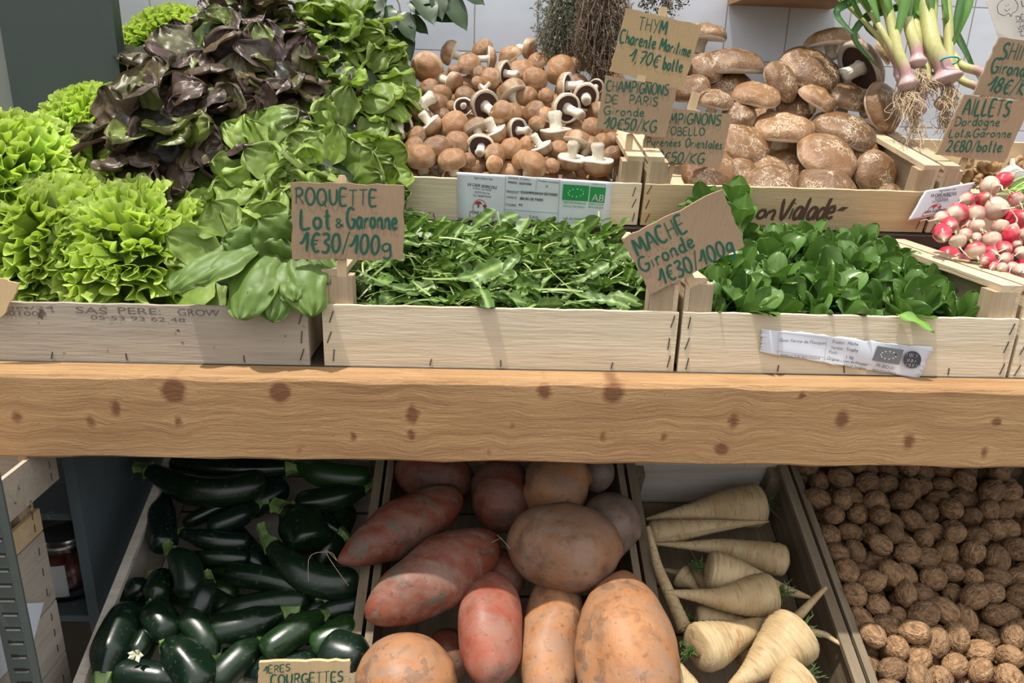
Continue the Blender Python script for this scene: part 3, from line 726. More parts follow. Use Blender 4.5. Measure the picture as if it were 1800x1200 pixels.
for i, (a, b, wa, wb, rp, kind, (ea, eb), lab) in enumerate(SP):
    A = lpx(*a, wa); B = lpx(*b, wb); t = (depth(A) + depth(B)) / 2; r = rp * t / F; M = (A + B) / 2; ax = nrm(B - A)
    side = np.cross(ax, LW); A2 = A; B2 = B
    P = [A2, A2 * .75 + B2 * .25 + side * r * .06, M - side * r * .05 + LW * r * .05, A2 * .25 + B2 * .75, B2]
    def rad(u, r=r, ea=ea, eb=eb):
        e1 = 1 - (1 - min(1, u / .5)) ** ea; e2 = 1 - (1 - min(1, (1 - u) / .5)) ** eb
        return r * (max(1e-4, e1) ** (1 / ea if ea < 3 else .5) if True else 1) * max(1e-4, e2) ** (1 / eb if eb < 3 else .5)
    S = [A + (B - A) * (.5 - .5 * math.cos(math.pi * k / 8)) + side * r * .06 * math.sin(k * 1.1 + i) for k in range(9)]
    # dense rings near the ends: parametrise by the same cosine law
    m = 44; n_ = 36; V = []; 
    Sp = [A + (B - A) * (.5 - .5 * math.cos(math.pi * k / (m - 1))) + side * r * .07 * math.sin(2.6 * (k / (m - 1)) * 2 + i) for k in range(m)]
    us = [.5 - .5 * math.cos(math.pi * k / (m - 1)) for k in range(m)]
    V, Fc = tube(Sp, [max(rad(u), 2e-4) for u in us], n_)
    for j, v in enumerate(V):
        q = Sp[j // n_]; d = 1 + .085 * wob(v * 1.0 + i, 22, i % 7) + .02 * wob(v, 70, (i + 2) % 7); V[j] = q + (v - q) * d
    o = mo('sweet_potato', V, Fc, SW[kind], smooth=True); tag(o, lab, 'sweet potato', 'sweet potatoes in the lower crate')
    # thin root hairs at a pointed end
    if i in (0, 1, 6):
        q = B if i == 1 else A; hh = []; d0 = cv(*((-.4, .7, .3) if i == 0 else (.2, .5, .9)))
        for k in range(2):
            mp_ = spline([q, q + d0 * .012 + cv(-.5, .4, .2) * .006 * k, q + d0 * .02 + cv((-.8, .3)[k], -.4, .5) * .018, q + d0 * .008 + cv((-.9, .6)[k], -1, .2) * .035], 12); hh.append(mp_)
        mb = MB()
        for h in hh: mb.add(*tube(h, .00032, 5))
        mb.obj('root_hair', plain('root_hair%d' % i, (.45, .33, .24), .7), o)
# ---- parsnips
def m_pars():
    n = NT('parsnip_skin'); at = n.attr(); sep = n.n.new('ShaderNodeSeparateXYZ'); n.l.new(at, sep.inputs[0])
    cb = n.n.new('ShaderNodeCombineXYZ'); n.l.new(n.math('MULTIPLY', sep.outputs[0], 55), cb.inputs[0]); n.l.new(n.math('SINE', n.math('MULTIPLY', sep.outputs[1], 6.283)), cb.inputs[1]); n.l.new(n.math('COSINE', n.math('MULTIPLY', sep.outputs[1], 6.283)), cb.inputs[2])
    ad = n.n.new('ShaderNodeVectorMath'); ad.operation = 'ADD'; n.l.new(cb.outputs[0], ad.inputs[0]); r = n.math('MULTIPLY', n.rnd(), 50); 
    c3 = n.n.new('ShaderNodeCombineXYZ'); n.l.new(r, c3.inputs[0]); n.l.new(c3.outputs[0], ad.inputs[1])
    rings = n.noise(1.0, 4, .6, .4, ad.outputs[0]); a = n.noise(22, 4, .6)
    c = n.ramp(a, [(.3, (.36, .24, .115)), (.62, (.50, .38, .215))])
    c = n.mix(n.rng(rings, .55, .66, 0, .6), c, (.25, .15, .07))
    c = n.mix(n.rng(n.noise(38, 4, .6), .63, .70, 0, .6), c, (.36, .17, .06))
    n.bump(n.math('ADD', rings, n.math('MULTIPLY', a, .4)), .6, .0022); return n.done(c, .55, .3)
M_PAR = m_pars(); M_PCR = plain('parsnip_crown', (.22, .13, .065), .8); M_DILL = plain('parsnip_greens', (.055, .11, .022), .6)
# crown px -> tip px (via optional mid), crown radius px, height above rim plane at both ends
PS = [((1340,885),(1135,912),None,38,-.030,-.030,1,'parsnip at the top of the crate lying against the pale end board'),
((1137,938),(1352,916),None,23,-.028,-.022,0,'slim parsnip second from the top, its crown at the left'),
((1385,988),(1150,955),(1270,962),28,-.020,-.022,0,'parsnip with its thin root bent over at the left, third row'),
((1240,1000),(1425,1050),None,36,-.004,-.012,1,'short thick parsnip, crown left, lying across the third one'),
((1362,1045),(1168,1040),(1270,1052),37,.004,.008,1,'parsnip with long tapering root pointing left, in the middle of the crate'),
((1222,1088),(1345,1095),None,25,-.022,-.018,1,'parsnip half hidden under the middle one'),
((1205,1108),(1139,925),(1158,1000),15,-.004,.018,0,'thin crooked parsnip standing along the left rim'),
((1222,1140),(1375,1072),(1300,1115),44,.006,-.015,1,'thick parsnip with a dark hollow crown at the lower left'),
((1405,1108),(1275,1215),(1340,1165),50,.014,.004,1,'fattest parsnip leaning diagonally at the lower right'),
((1350,1120),(1452,1032),(1400,1085),14,.000,.018,0,'thin parsnip root sticking up over the right rim'),
((1410,1195),(1330,1260),None,52,.010,.004,1,'parsnip at the bottom edge with a fresh green stub'),
((1195,1010),(1230,1040),None,22,-.030,-.03,0,'parsnip buried under the middle ones at the left'),
((1400,1105),(1490,1140),(1450,1115),9,-.012,-.004,0,'thin parsnip root running to the right rim'),
((1185,1195),(1240,1215),None,30,.0,.0,0,'parsnip in the bottom left corner beside the biggest sweet potato'),
((1265,1030),(1165,1000),None,24,-.042,-.04,0,'parsnip deep under the third row'),
((1300,1160),(1400,1130),None,30,-.035,-.035,0,'parsnip deep under the two thick ones')]
for i, (a, b, mid, rp, wa, wb, green, lab) in enumerate(PS):
    A = lpx(*a, wa); B = lpx(*b, wb); r = rp * depth(A) / F; P = [A, (lpx(*mid, (wa + wb) / 2) if mid else (A + B) / 2 + LW * .002), B]
    if P[1] is not None: Q = [A, A * .55 + P[1] * .45, P[1], P[1] * .5 + B * .5, B]
    root = tag(empty('parsnip', A), lab, 'parsnip', 'parsnips in the lower crate')
    ends = [(.0, .30), (.012, .55), (.03, .78), (.06, .93), (.11, 1.0), (.2, .96), (.32, .82), (.45, .62), (.6, .43), (.75, .27), (.9, .15), (1.0, .05)]
    prof = lambda u, r=r: r * float(np.interp(u, [e_[0] for e_ in ends], [e_[1] for e_ in ends]))
    if rp < 18: prof = lambda u, r=r: r * (1 - .75 * u) * (1 if u > .03 else .6)
    S = spline(Q, 60); us = [(k / 59) ** 1.5 for k in range(60)]; S = [spline(Q, 201)[int(u * 200)] if False else None for u in us]
    full = spline(Q, 401); S = [full[int(round(u * 400))] for u in us]
    for k in range(1, 60):
        if np.linalg.norm(S[k] - S[k - 1]) < 1e-6: S[k] = S[k - 1] + nrm(full[5] - full[0]) * 2e-5
    V, Fc = tube(S, [prof(u) for u in us], 26); C = []
    for j, v in enumerate(V):
        k = min(j // 26, 59); q = S[k]; d = 1 + .06 * wob(v + i, 26, i % 7) + .022 * math.sin(us[k] * (90 + 7 * i) + 2 * wob(v, 40, 2)); V[j] = q + (v - q) * d; C.append((us[k] * (np.linalg.norm(B - A) / .15), (j % 26) / 26, 0))
    mo('root', V, Fc, M_PAR, root, cols=C, smooth=True)
    ax = nrm(A - Q[1])
    if rp >= 22:
        Vc, Fc2 = tube([A - ax * r * .10, A + ax * r * .03, A + ax * r * .10], [r * .40, r * .36, r * .2], 14); mo('crown', Vc, Fc2, M_PCR, root, smooth=True)
    if green:
        mb = MB(); rg = random.Random(i)
        for k in range(14):
            d = nrm(ax + np.array([rg.uniform(-.8, .8) for _ in range(3)])); L = rg.uniform(.008, .022)
            Sg = spline([A, A + d * L * .5, A + d * L + LW * rg.uniform(-.004, .004)], 6); mb.add(*tube(Sg, .0006, 4))
            for q in range(5):
                e_ = nrm(np.array([rg.uniform(-1, 1) for _ in range(3)])); s0 = Sg[2 + q % 4]; mb.add(*tube([s0, s0 + e_ * .003, s0 + e_ * .005 + d * .002], [.0005, .0006, .0001], 4))
        mb.obj('green_top', M_DILL, root)
# ---- courgettes
def m_courg():
    n = NT('courgette_skin').shift(11); a = n.noise(12, 3, .6); b = n.noise(240, 2, .5); 
    c = n.ramp(a, [(.3, (.0025, .009, .005)), (.7, (.007, .021, .007))]); c = n.mix(n.rng(n.rnd(), .6, 1, 0, .5), c, (.006, .012, .014)); c = n.mix(n.rng(n.rnd(), .25, 0, 0, .6), c, (.020, .060, .010))
    c = n.mix(n.rng(b, .62, .70, 0, .22), c, (.10, .17, .06)); n.bump(b, .06, .001); return n.done(c, n.rng(a, .3, .7, .20, .36), .5)
def m_cstem():
    n = NT('courgette_stalk'); a = n.noise(60, 4, .6, 0, n.mapping((1, 1, 1))); return n.done(n.ramp(a, [(.35, (.07, .13, .03)), (.65, (.20, .29, .09))]), .5, .4)
M_CO = m_courg(); M_CS = m_cstem()
# stem px, far-end px, mid offset px (bow), radius px, w at both ends, kind label
CO = [((262,826),(468,842),(0,28),26,.012,.012,'long courgette across the back left corner, pale stalk at its left end'),
((505,822),(300,815),(0,6),24,.0,.0,'courgette right under the beam with its stalk to the right'),
((520,816),(650,838),(0,8),22,-.004,-.006,'dark courgette under the beam beside the sweet potatoes'),
((288,872),(292,968),(-6,0),23,-.004,-.002,'courgette standing along the left rim of the crate'),
((444,872),(322,922),(8,-8),12,-.01,-.01,'slender curved courgette in the upper left of the crate'),
((452,888),(368,928),(0,4),19,-.004,-.004,'short shiny courgette below the slender curved one'),
((318,936),(440,952),(0,6),16,.0,-.006,'courgette with a bright stalk at its left, beside the standing one'),
((303,972),(332,1050),(12,-8),24,.012,.006,'shiny courgette pointing down near the left rim'),
((330,985),(440,983),(0,-4),15,-.012,-.012,'bright green courgette lying behind the shiny one'),
((478,958),(632,1022),(-8,26),27,.008,.0,'courgette with a curved pale green stalk in the middle of the heap'),
((508,900),(548,965),(6,0),36,-.006,.0,'fat dark courgette end-on in the middle right of the heap'),
((562,1046),(395,1008),(0,-8),20,-.004,-.004,'dark slim courgette crossing the middle of the heap'),
((256,1022),(222,1048),(0,0),19,-.006,-.012,'glossy courgette tip poking over the left rim'),
((270,1060),(286,1012),(0,0),21,.006,-.006,'courgette with ribbed green stalk near the left rim'),
((366,1022),(340,1084),(4,0),20,.01,.004,'stubby courgette with a bright stalk pointing up'),
((302,1124),(265,1068),(4,0),26,.008,.014,'bluish dark courgette beside the bright stalks, lower left'),
((375,1155),(322,1082),(8,-4),22,.004,.012,'glossy blue-black courgette right of the bluish one'),
((180,1190),(236,1068),(-6,-4),31,.010,.004,'big green courgette along the left rim, stalk at the bottom'),
((226,1160),(262,1085),(6,6),15,.002,.0,'thin courgette with a long pale green stalk, lower left'),
((296,1128),(365,1215),(0,-6),33,.010,.004,'plump courgette with a cut pale stalk in the lower middle'),
((372,1088),(545,1056),(0,-8),22,-.008,-.008,'dark green courgette behind the plump stalked one, lower middle'),
((498,1076),(360,1112),(0,6),26,.004,.002,'bright-stalked green courgette lying level in the lower middle'),
((566,1082),(462,1152),(0,-4),25,.0,.006,'green courgette with a long highlight, left of the bottom sweet potato'),
((552,1082),(640,1060),(0,0),18,-.012,-.012,'courgette with a short stalk under the long red sweet potato'),
((455,1128),(375,1205),(0,-4),25,.0,.0,'dark courgette rising from the bottom edge beside the sign'),
((640,1090),(548,1140),(0,0),26,-.006,-.004,'dark courgette behind the sign next to the round orange sweet potato'),
((652,1158),(575,1138),(0,4),35,-.002,-.002,'dark glossy courgette end with a star-shaped green stalk beside the sign'),
((330,1200),(200,1183),(0,-6),22,.0,.002,'courgette at the bottom left with a pale fallen petal on it'),
((640,858),(520,886),(0,6),22,-.01,-.012,'shaded courgette below the beam left of the sweet potatoes'),
((598,935),(510,905),(0,-6),20,-.016,-.016,'shaded courgette beside the scabby red sweet potato'),
((430,1180),(560,1170),(0,0),26,-.012,-.012,'courgette mostly behind the courgette sign'),
((420,905),(500,850),(0,0),24,-.018,-.018,'shaded courgette deep in the upper middle'),
((345,868),(480,866),(0,0),20,-.016,-.016,'shaded courgette lying under the long one at the back'),
((470,1010),(400,930),(0,0),22,-.028,-.028,'courgette deep in the middle of the heap'),
((560,1000),(610,890),(0,0),24,-.03,-.03,'courgette deep under the scabby red sweet potato'),
((240,1180),(250,1060),(0,0),26,-.03,-.028,'courgette deep at the lower left'),
((420,1090),(330,1030),(0,0),24,-.03,-.03,'courgette deep beside the bright stalks'),
((520,1110),(600,1030),(0,0),26,-.032,-.032,'courgette deep below the long red sweet potato'),
((420,1150),(520,1200),(0,0),26,-.032,-.03,'courgette deep behind the courgette sign'),
((300,1050),(420,1040),(0,0),24,-.034,-.034,'courgette deep in the lower middle'),
((350,990),(480,1000),(0,0),24,-.034,-.034,'courgette deep across the centre of the crate')]
for i, (a, b, bow, rp, wa, wb, lab) in enumerate(CO):
    wa -= .010; wb -= .010; A = lpx(*a, wa); B = lpx(*b, wb); rp *= 1.08; M = lpx((a[0] + b[0]) / 2 + bow[0], (a[1] + b[1]) / 2 + bow[1], (wa + wb) / 2 + .004); r = rp * depth(M) / F
    full = spline([A, A * .5 + M * .5 + (M - (A + B) / 2) * .25, M, B * .5 + M * .5 + (M - (A + B) / 2) * .25, B], 301)
    us = [.5 - .5 * math.cos(math.pi * k / 29) for k in range(30)]; S = [full[int(round(u * 300))] for u in us]
    for k in range(1, 30):
        if np.linalg.norm(S[k] - S[k - 1]) < 1e-6: S[k] = S[k - 1] + nrm(full[6] - full[0]) * 1e-4
    def rad(u, r=r): return r * (.50 + .50 * sstep(0, .35, u)) * math.sqrt(max(0, 1 - max(0, (u - .80) / .2) ** 2.2)) * (1 if u > .012 else .75) + 1e-4
    V, Fc = tube(S, [rad(u) for u in us], 22)
    for j, v in enumerate(V):
        q = S[j // 22]; w_ = 2 * math.pi * (j % 22) / 22; d = 1 + .02 * math.cos(5 * w_) + .03 * wob(v + i, 20, i % 7); V[j] = q + (v - q) * d
    root = tag(empty('courgette', A), lab, 'courgette', 'courgettes in the lower crate'); mo('fruit', V, Fc, M_CO, root, smooth=True)
    ax = nrm(A - full[30]); L = r * (1.0 if i not in (9, 17, 18) else 1.7); bend = nrm(np.cross(ax, LW)) * r * .3 * (1 if i % 2 else -1)
    Sx = spline([A - ax * r * .12, A + ax * L * .4, A + ax * L * .8 + bend * .6, A + ax * L + bend], 9); Vs, Fs = tube(Sx, lambda u: r * (.56 - .26 * sstep(0, .35, u) + .06 * sstep(.7, 1, u)), 15)
    for j, v in enumerate(Vs):
        q = Sx[min(j // 15, 8)]; d = 1 + .16 * math.cos(5 * 2 * math.pi * (j % 15) / 15); Vs[j] = q + (v - q) * d
    mo('stalk', Vs, Fs, M_CS, root)
# fallen petal
q = lpx(240, 1150, .020); mb = MB()
for k in range(5):
    a_ = k * 1.26; d = cv(math.cos(a_), .5 * math.sin(a_), .3); s = nrm(np.cross(d, cv(0, 0, 1))); mb.add([q, q + d * .004 + s * .003, q + d * .008, q + d * .004 - s * .003, q + d * .004 + cv(0, 0, 1) * .001], [(0, 1, 4), (1, 2, 4), (2, 3, 4), (3, 0, 4)])
o = mb.obj('fallen_petal', plain('petal_cream', (.62, .60, .42), .7)); m = o.modifiers.new('s', 'SOLIDIFY'); m.thickness = .0004
tag(o, 'small cream dried flower petal fallen on the courgettes at the bottom left', 'petal')
# ---- walnuts
def m_wal():
    n = NT('walnut_shell').shift(23); w = n.noise(1.9, 3, .5, 1.0, n.mapping((1.2, 1.2, .55))); v = n.voro(3.6, 'DISTANCE_TO_EDGE', n.mapping((1.3, 1.3, .6)))
    c = n.ramp(w, [(.30, (.13, .072, .036)), (.5, (.27, .155, .078)), (.7, (.39, .24, .13))]); c = n.mix(n.rng(v, .05, .0, 0, .35), c, (.12, .065, .035))
    c = n.hsv(c, v=n.rng(n.rnd(), 0, 1, .72, 1.22)); n.bump(n.math('ADD', n.math('MULTIPLY', w, 1.2), n.rng(v, 0, .12, 0, .5)), .42, .16); return n.done(c, .58, .3)
M_WAL = m_wal()
def walnut(seed):
    V, Fc, K = lathe([(math.sin(math.pi * k / 22) + (1e-3 if k in (0, 22) else 0), -math.cos(math.pi * k / 22)) for k in range(23)], 32)
    for v in V:
        p = v.copy(); z = p[2]; el = 1.22 + .05 * math.sin(seed)
        ridge = math.exp(-(p[0] / .10) ** 2) * (1 - .3 * abs(z)); groove = math.exp(-(p[0] / .025) ** 2)
        d = 1 + .11 * ridge - .09 * groove + .035 * wob(p * 1.0 + seed, 5.5, seed % 7) + .02 * wob(p + seed, 14, (seed + 2) % 7)
        v[0] = p[0] * d * .97; v[1] = p[1] * d * 1.03; v[2] = z * d * el; v[2] += .10 * (1 if z > .97 else 0)
    return mo('walnut', V, Fc, M_WAL, local=True, smooth=True)
WN = [walnut(k) for k in range(5)]
rw = random.Random(3); P = []; RR = []
for (w0, cnt) in ((-.029, 140), (-.006, 156)):
    k = 0
    while k < cnt:
        q = [rw.uniform(.405, .66), rw.uniform(-.12, .20), w0 + rw.uniform(-.008, .008)]
        if all((q[0] - c[0]) ** 2 + (q[1] - c[1]) ** 2 > .0185 ** 2 for c in P[(0 if w0 < -.02 else 140):]) or rw.random() < .004:
            P.append(q); RR.append(rw.uniform(.0116, .0138)); k += 1
P = np.array(P); RR = np.array(RR); W0 = P[:, 2].copy()
for it in range(80):
    D = P[:, None, :] - P[None]; d = np.linalg.norm(D, axis=2) + np.eye(len(P)); m = (RR[:, None] + RR[None]) * 1.03
    ov = np.where((d < m) & (d > 0), (m - d) / d, 0); np.fill_diagonal(ov, 0); P += .22 * (D * ov[:, :, None]).sum(1); P[:, 2] += (W0 - P[:, 2]) * .04
    P[:, 0] = np.clip(P[:, 0], .410, .66); P[:, 1] = np.clip(P[:, 1], -.13, .192)
order = np.argsort(-P[:, 2])
def wal_label(p, top):
    q = proj(lp(*p)); row = 'under the beam' if q[1] < 900 else ('in the upper part of the crate' if q[1] < 1000 else ('in the middle of the crate' if q[1] < 1090 else 'near the bottom of the picture'))
    side = 'next to the parsnip crate' if q[0] < 1520 else ('left of the middle' if q[0] < 1610 else ('right of the middle' if q[0] < 1710 else 'at the right edge'))
    return 'brown walnut %s %s, %s' % (('on top' if top else 'beneath others'), row, side)
for j, i in enumerate(range(len(P))):
    ax = nrm((rw.gauss(0, 1), rw.gauss(0, 1), rw.gauss(0, .7))); q = lp(*P[i]); s = RR[i] * .97
    o = put(WN[i % 5], q, zquat(ax, rw.uniform(0, 6)), (s, s, s), wal_label(P[i], W0[i] > -.018), 'walnut', 'walnuts in the lower crate')
# ------------------------------------------------------------------ leaves
def m_leaf(name, rough=.42, trans=.28, vein=30, bl=.5, var=.3, sheen=0):
    n = NT(name); base = n.attr(); n.shift(3); a = n.noise(16, 4, .6); v = n.voro(vein, 'SMOOTH_F1')
    c = n.mix(n.rng(a, .4, .7, 0, var), base, n.hsv(base, v=.55, h=.515)); c = n.mix(n.rng(v, .15, .5, .25, 0), c, n.hsv(base, v=1.4, sat=.85)) 
    c = n.hsv(c, v=n.rng(n.rnd(), 0, 1, .88, 1.12))
    n.bump(n.math('ADD', v, n.math('MULTIPLY', a, .5)), bl, .004); return n.done(c, rough, .45, trans=trans)
def vl(a, b, t): return np.asarray(a, float) + (np.asarray(b, float) - np.asarray(a, float)) * np.asarray(t)[..., None]
def vs(a, b, x): t = np.clip((x - a) / (b - a), 0, 1); return t * t * (3 - 2 * t)
def vwob(x, y, z, f, seed=0):
    s = 0
    for k in range(6):
        a, b, c, ph = _ns[(seed * 7 + k * 5) % 48]; s = s + np.sin(f * (1 + .35 * k) * (a * x + b * y + c * z) * 1.7 + ph + seed)
    return s / 3.2
def leafV(L, W, th0, th1, phi, nu, nv, A, Ku, Kv, cup, colf, rng, tipr=4, lob=0.0, petiole=.14, curl2=0.0, wp=.5, cexp=1.6, blis=0.0, scal=0.0, epow=1.6):
    """one salad leaf of a rosette whose axis is +Z: u runs along it, v across; the rim is ruffled and scalloped"""
    q1, q2, q3, q4, q5 = [rng.uniform(0, 6.28) for _ in range(5)]; sd = rng.uniform(-.25, .25)
    u = np.sin(np.linspace(0, 1, nu + 1) * 1.45) / math.sin(1.45); th = th0 + (th1 - th0) * u ** cexp; h = np.diff(u, prepend=0) * L
    r = .004 + np.cumsum(np.sin(th) * h); z = np.cumsum(np.cos(th) * h); v = np.linspace(-1, 1, nv + 1)
    Ug, Vg = np.meshgrid(u, v, indexing='ij'); TH = np.repeat(th[:, None], nv + 1, 1)
    sh = (petiole + (1 - petiole) * vs(0, wp, Ug)) * np.sqrt(np.maximum(0, 1 - np.maximum(0, (Ug - .55) / .45) ** tipr))
    sh = sh * (1 + lob * np.sin(Ug * 17 + np.where(Vg > 0, q3, q4)) * vs(.2, .5, Ug) * np.abs(Vg)); w = W * sh
    es = np.abs(Vg) ** epow * vs(.12, .4, Ug) * (1 - vs(.72, 1, Ug) * .7); et = vs(.60, 1.0, Ug); e = np.maximum(es, et * .95)
    ps = Ku * Ug + np.where(Vg > 0, q1, q2); pt = Kv * Vg + q5
    off = A * (es * (np.sin(ps) + .4 * np.sin(1.63 * ps + q3)) + et * (np.sin(pt) + .4 * np.sin(1.57 * pt + q4)))
    off = off + A * .5 * vwob(Ug * 2.4, Vg * 1.6, q1, 1.6, 2) + blis * vwob(Ug * L * 60, Vg * W * 60, q2, 1.5, 4)
    st = A * .6 * (es * np.cos(1.9 * ps + q3) + et * np.cos(1.9 * pt + q4)) + scal * et * np.cos(np.pi * 3.2 * Vg + q4) 
    bb = w * np.sin(cup * Vg) / cup + sd * Ug ** 2 * L * .5 + A * .4 * es * np.cos(1.4 * ps + q2); nn = w * (1 - np.cos(cup * Vg)) / cup + off - curl2 * np.maximum(0, Ug - .7) ** 2 * L * 3
    xr = r[:, None] - np.cos(TH) * nn + np.sin(TH) * st; zz = z[:, None] + np.sin(TH) * nn + np.cos(TH) * st
    P = np.stack([xr * math.cos(phi) - bb * math.sin(phi), xr * math.sin(phi) + bb * math.cos(phi), zz], -1).reshape(-1, 3)
    C = colf(Ug, Vg, e, rng).reshape(-1, 3); m = nv + 1; i, j = np.meshgrid(np.arange(nu), np.arange(nv), indexing='ij'); a = (i * m + j).ravel()
    return P, np.stack([a, a + 1, a + m + 1, a + m], 1), C
def head(name, mat, N, L, W, A, Ku, Kv, nu, nv, colf, seed, spread=1.5, inner=.55, th_add=.7, th_in=.05, **kw):
    rng = random.Random(seed); Vs = []; Fs = []; Cs = []; n = 0
    for i in range(N):
        t = (i + .5) / N; a = i * 2.39996 + rng.uniform(-.3, .3); th0 = th_in + t * spread * .5; th1 = th_in + th_add + spread * t ** .75 + rng.uniform(-.25, .25)
        l = L * (inner + (1 - inner) * t ** .6) * rng.uniform(.88, 1.12)
        V, Fc, C = leafV(l, W * (.6 + .4 * t) * rng.uniform(.8, 1.2), th0, th1, a, nu, nv, A * rng.uniform(.8, 1.25), Ku, Kv, kw.pop('cup_', None) or kw.get('cup', .5), colf, rng, **{k: x for k, x in kw.items() if k != 'cup'})
        Vs.append(V); Fs.append(Fc + n); Cs.append(C * rng.uniform(.78, 1.2)); n += len(V)
    return mesh(name, np.concatenate(Vs), np.concatenate(Fs).tolist(), mat, np.concatenate(Cs))
def shades(base, mid, tip, mid_at=.45, rib=None, jit=.18):
    def f(u, v, e, rng):
        c = vl(base, mid, vs(0, mid_at, u)); c = vl(0, 1, np.zeros_like(u)) * 0 + c; c = c + (np.array(tip) - c) * np.minimum(1, e)[..., None]
        if rib: c = c + (np.array(rib) - c) * ((np.abs(v) < .07) * .6 * (1 - u))[..., None]
        return c
    return f
M_FR = m_leaf('frilly_lettuce_leaf', .42, .34, 60, .25); M_RED = m_leaf('red_oak_leaf_lettuce', .42, .12, 110, .8, .5); M_OAK = m_leaf('green_oak_leaf_lettuce', .50, .26, 100, .4)
def gridF(nu, nv): m = nv + 1; i, j = np.meshgrid(np.arange(nu), np.arange(nv), indexing='ij'); a = (i * m + j).ravel(); return np.stack([a, a + 1, a + m + 1, a + m], 1)
def bleaf(A, B, W, face, bend=.012, nu=18, nv=14, seed=0, cols=((.14, .225, .03), (.25, .345, .08)), ruf=.0022, roll=.25, tip=2.6, blis=.00035, neck=.35, lob=.0):
    """broad blistered leaf from A to B, bowed towards face"""
    A, B, face = np.array(A, float), np.array(B, float), np.array(face, float); L = np.linalg.norm(B - A); d = (B - A) / L; s_ = nrm(np.cross(d, face)); u = np.sin(np.linspace(0, 1, nu + 1) * 1.5) / math.sin(1.5); v = np.linspace(-1, 1, nv + 1)
    Ug, Vg = np.meshgrid(u, v, indexing='ij'); w = W * (neck + (1 - neck) * vs(0, .5, Ug)) * np.sqrt(np.maximum(0, 1 - np.maximum(0, (Ug - .5) / .5) ** tip)) * (1 + .08 * np.sin(Ug * 13 + seed + Vg) + lob * np.sin(Ug * 16 + seed * 2 + Vg) * np.abs(Vg))
    e_ = np.maximum(np.abs(Vg) ** 1.8, vs(.62, 1, Ug)); o = bend * np.sin(math.pi * Ug) - roll * w * Vg * Vg + ruf * e_ * (np.sin(9 * Ug * Vg + 4.5 * Vg + seed) + .5 * np.sin(15 * Ug + 7 * Vg + seed * 3)) + blis * vwob(Ug * L * 60, Vg * W * 60, seed, 1.2, 3)
    P = A + d * (L * Ug)[..., None] + s_ * (w * Vg)[..., None] + face * o[..., None]; k = np.minimum(1, .6 * e_ + (np.abs(Vg) < .07) * .9 * (1 - Ug)); C = vl(cols[0], cols[1], k); 
    return P.reshape(-1, 3), gridF(nu, nv), C.reshape(-1, 3)
def build(name, parts, mat):
    n = 0; Fs = []
    for V, Fc, C in parts: Fs.append(np.array(Fc) + n); n += len(V)
    return mesh(name, np.concatenate([p[0] for p in parts]), np.concatenate(Fs).tolist(), mat, np.concatenate([p[2] for p in parts]))
def core(Rc, c, n=24):
    V, Fc, K = lathe([(Rc * math.sin(k / 12 * 2.2) + .0005, Rc * math.cos(k / 12 * 2.2)) for k in range(13)], n); return V, np.array(Fc), np.array([c] * len(V))
def dome(N, i, rng, tmax): th = math.acos(1 - (1 - math.cos(tmax)) * (i + .5) / N); ph = i * 2.39996 + rng.uniform(-.15, .15); n = np.array([math.sin(th) * math.cos(ph), math.sin(th) * math.sin(ph), math.cos(th)]); dn = np.array([math.cos(th) * math.cos(ph), math.cos(th) * math.sin(ph), -math.sin(th)]); return th, n, dn, np.cross(n, dn)
def shingles(name, mat, N, Rd, L, W, tilt, colf, seed, tmax=1.9, flat=.85, corec=(.03, .05, .015), **kw):
    rng = random.Random(seed); P = [core(Rd - .034, corec)]
    for i in range(N):
        th, n, dn, tg = dome(N, i, rng, tmax); n_ = nrm(n + .22 * np.array([rng.gauss(0, 1) for _ in range(3)])); a = rng.gauss(0, .8); dr = nrm(dn * math.cos(a) + tg * math.sin(a)); t = rng.uniform(*tilt) * (.6 + .4 * min(1, th)); d = nrm(n_ * math.cos(t) + dr * math.sin(t)); face = nrm(n - d * n.dot(d)) * (1 if rng.random() < .85 else -1)
        A = n * (Rd - .040 + rng.uniform(-.004, .006)); l = L * rng.uniform(.8, 1.25); V, Fc, C = bleaf(A, A + d * l, W * rng.uniform(.75, 1.25), face, rng.uniform(-.004, .012), 16, 14, rng.uniform(0, 99), colf(rng), roll=rng.uniform(-.35, .45), neck=.3, **kw); V[:, 2] *= flat; P.append((V, Fc, C))
    return build(name, P, mat)
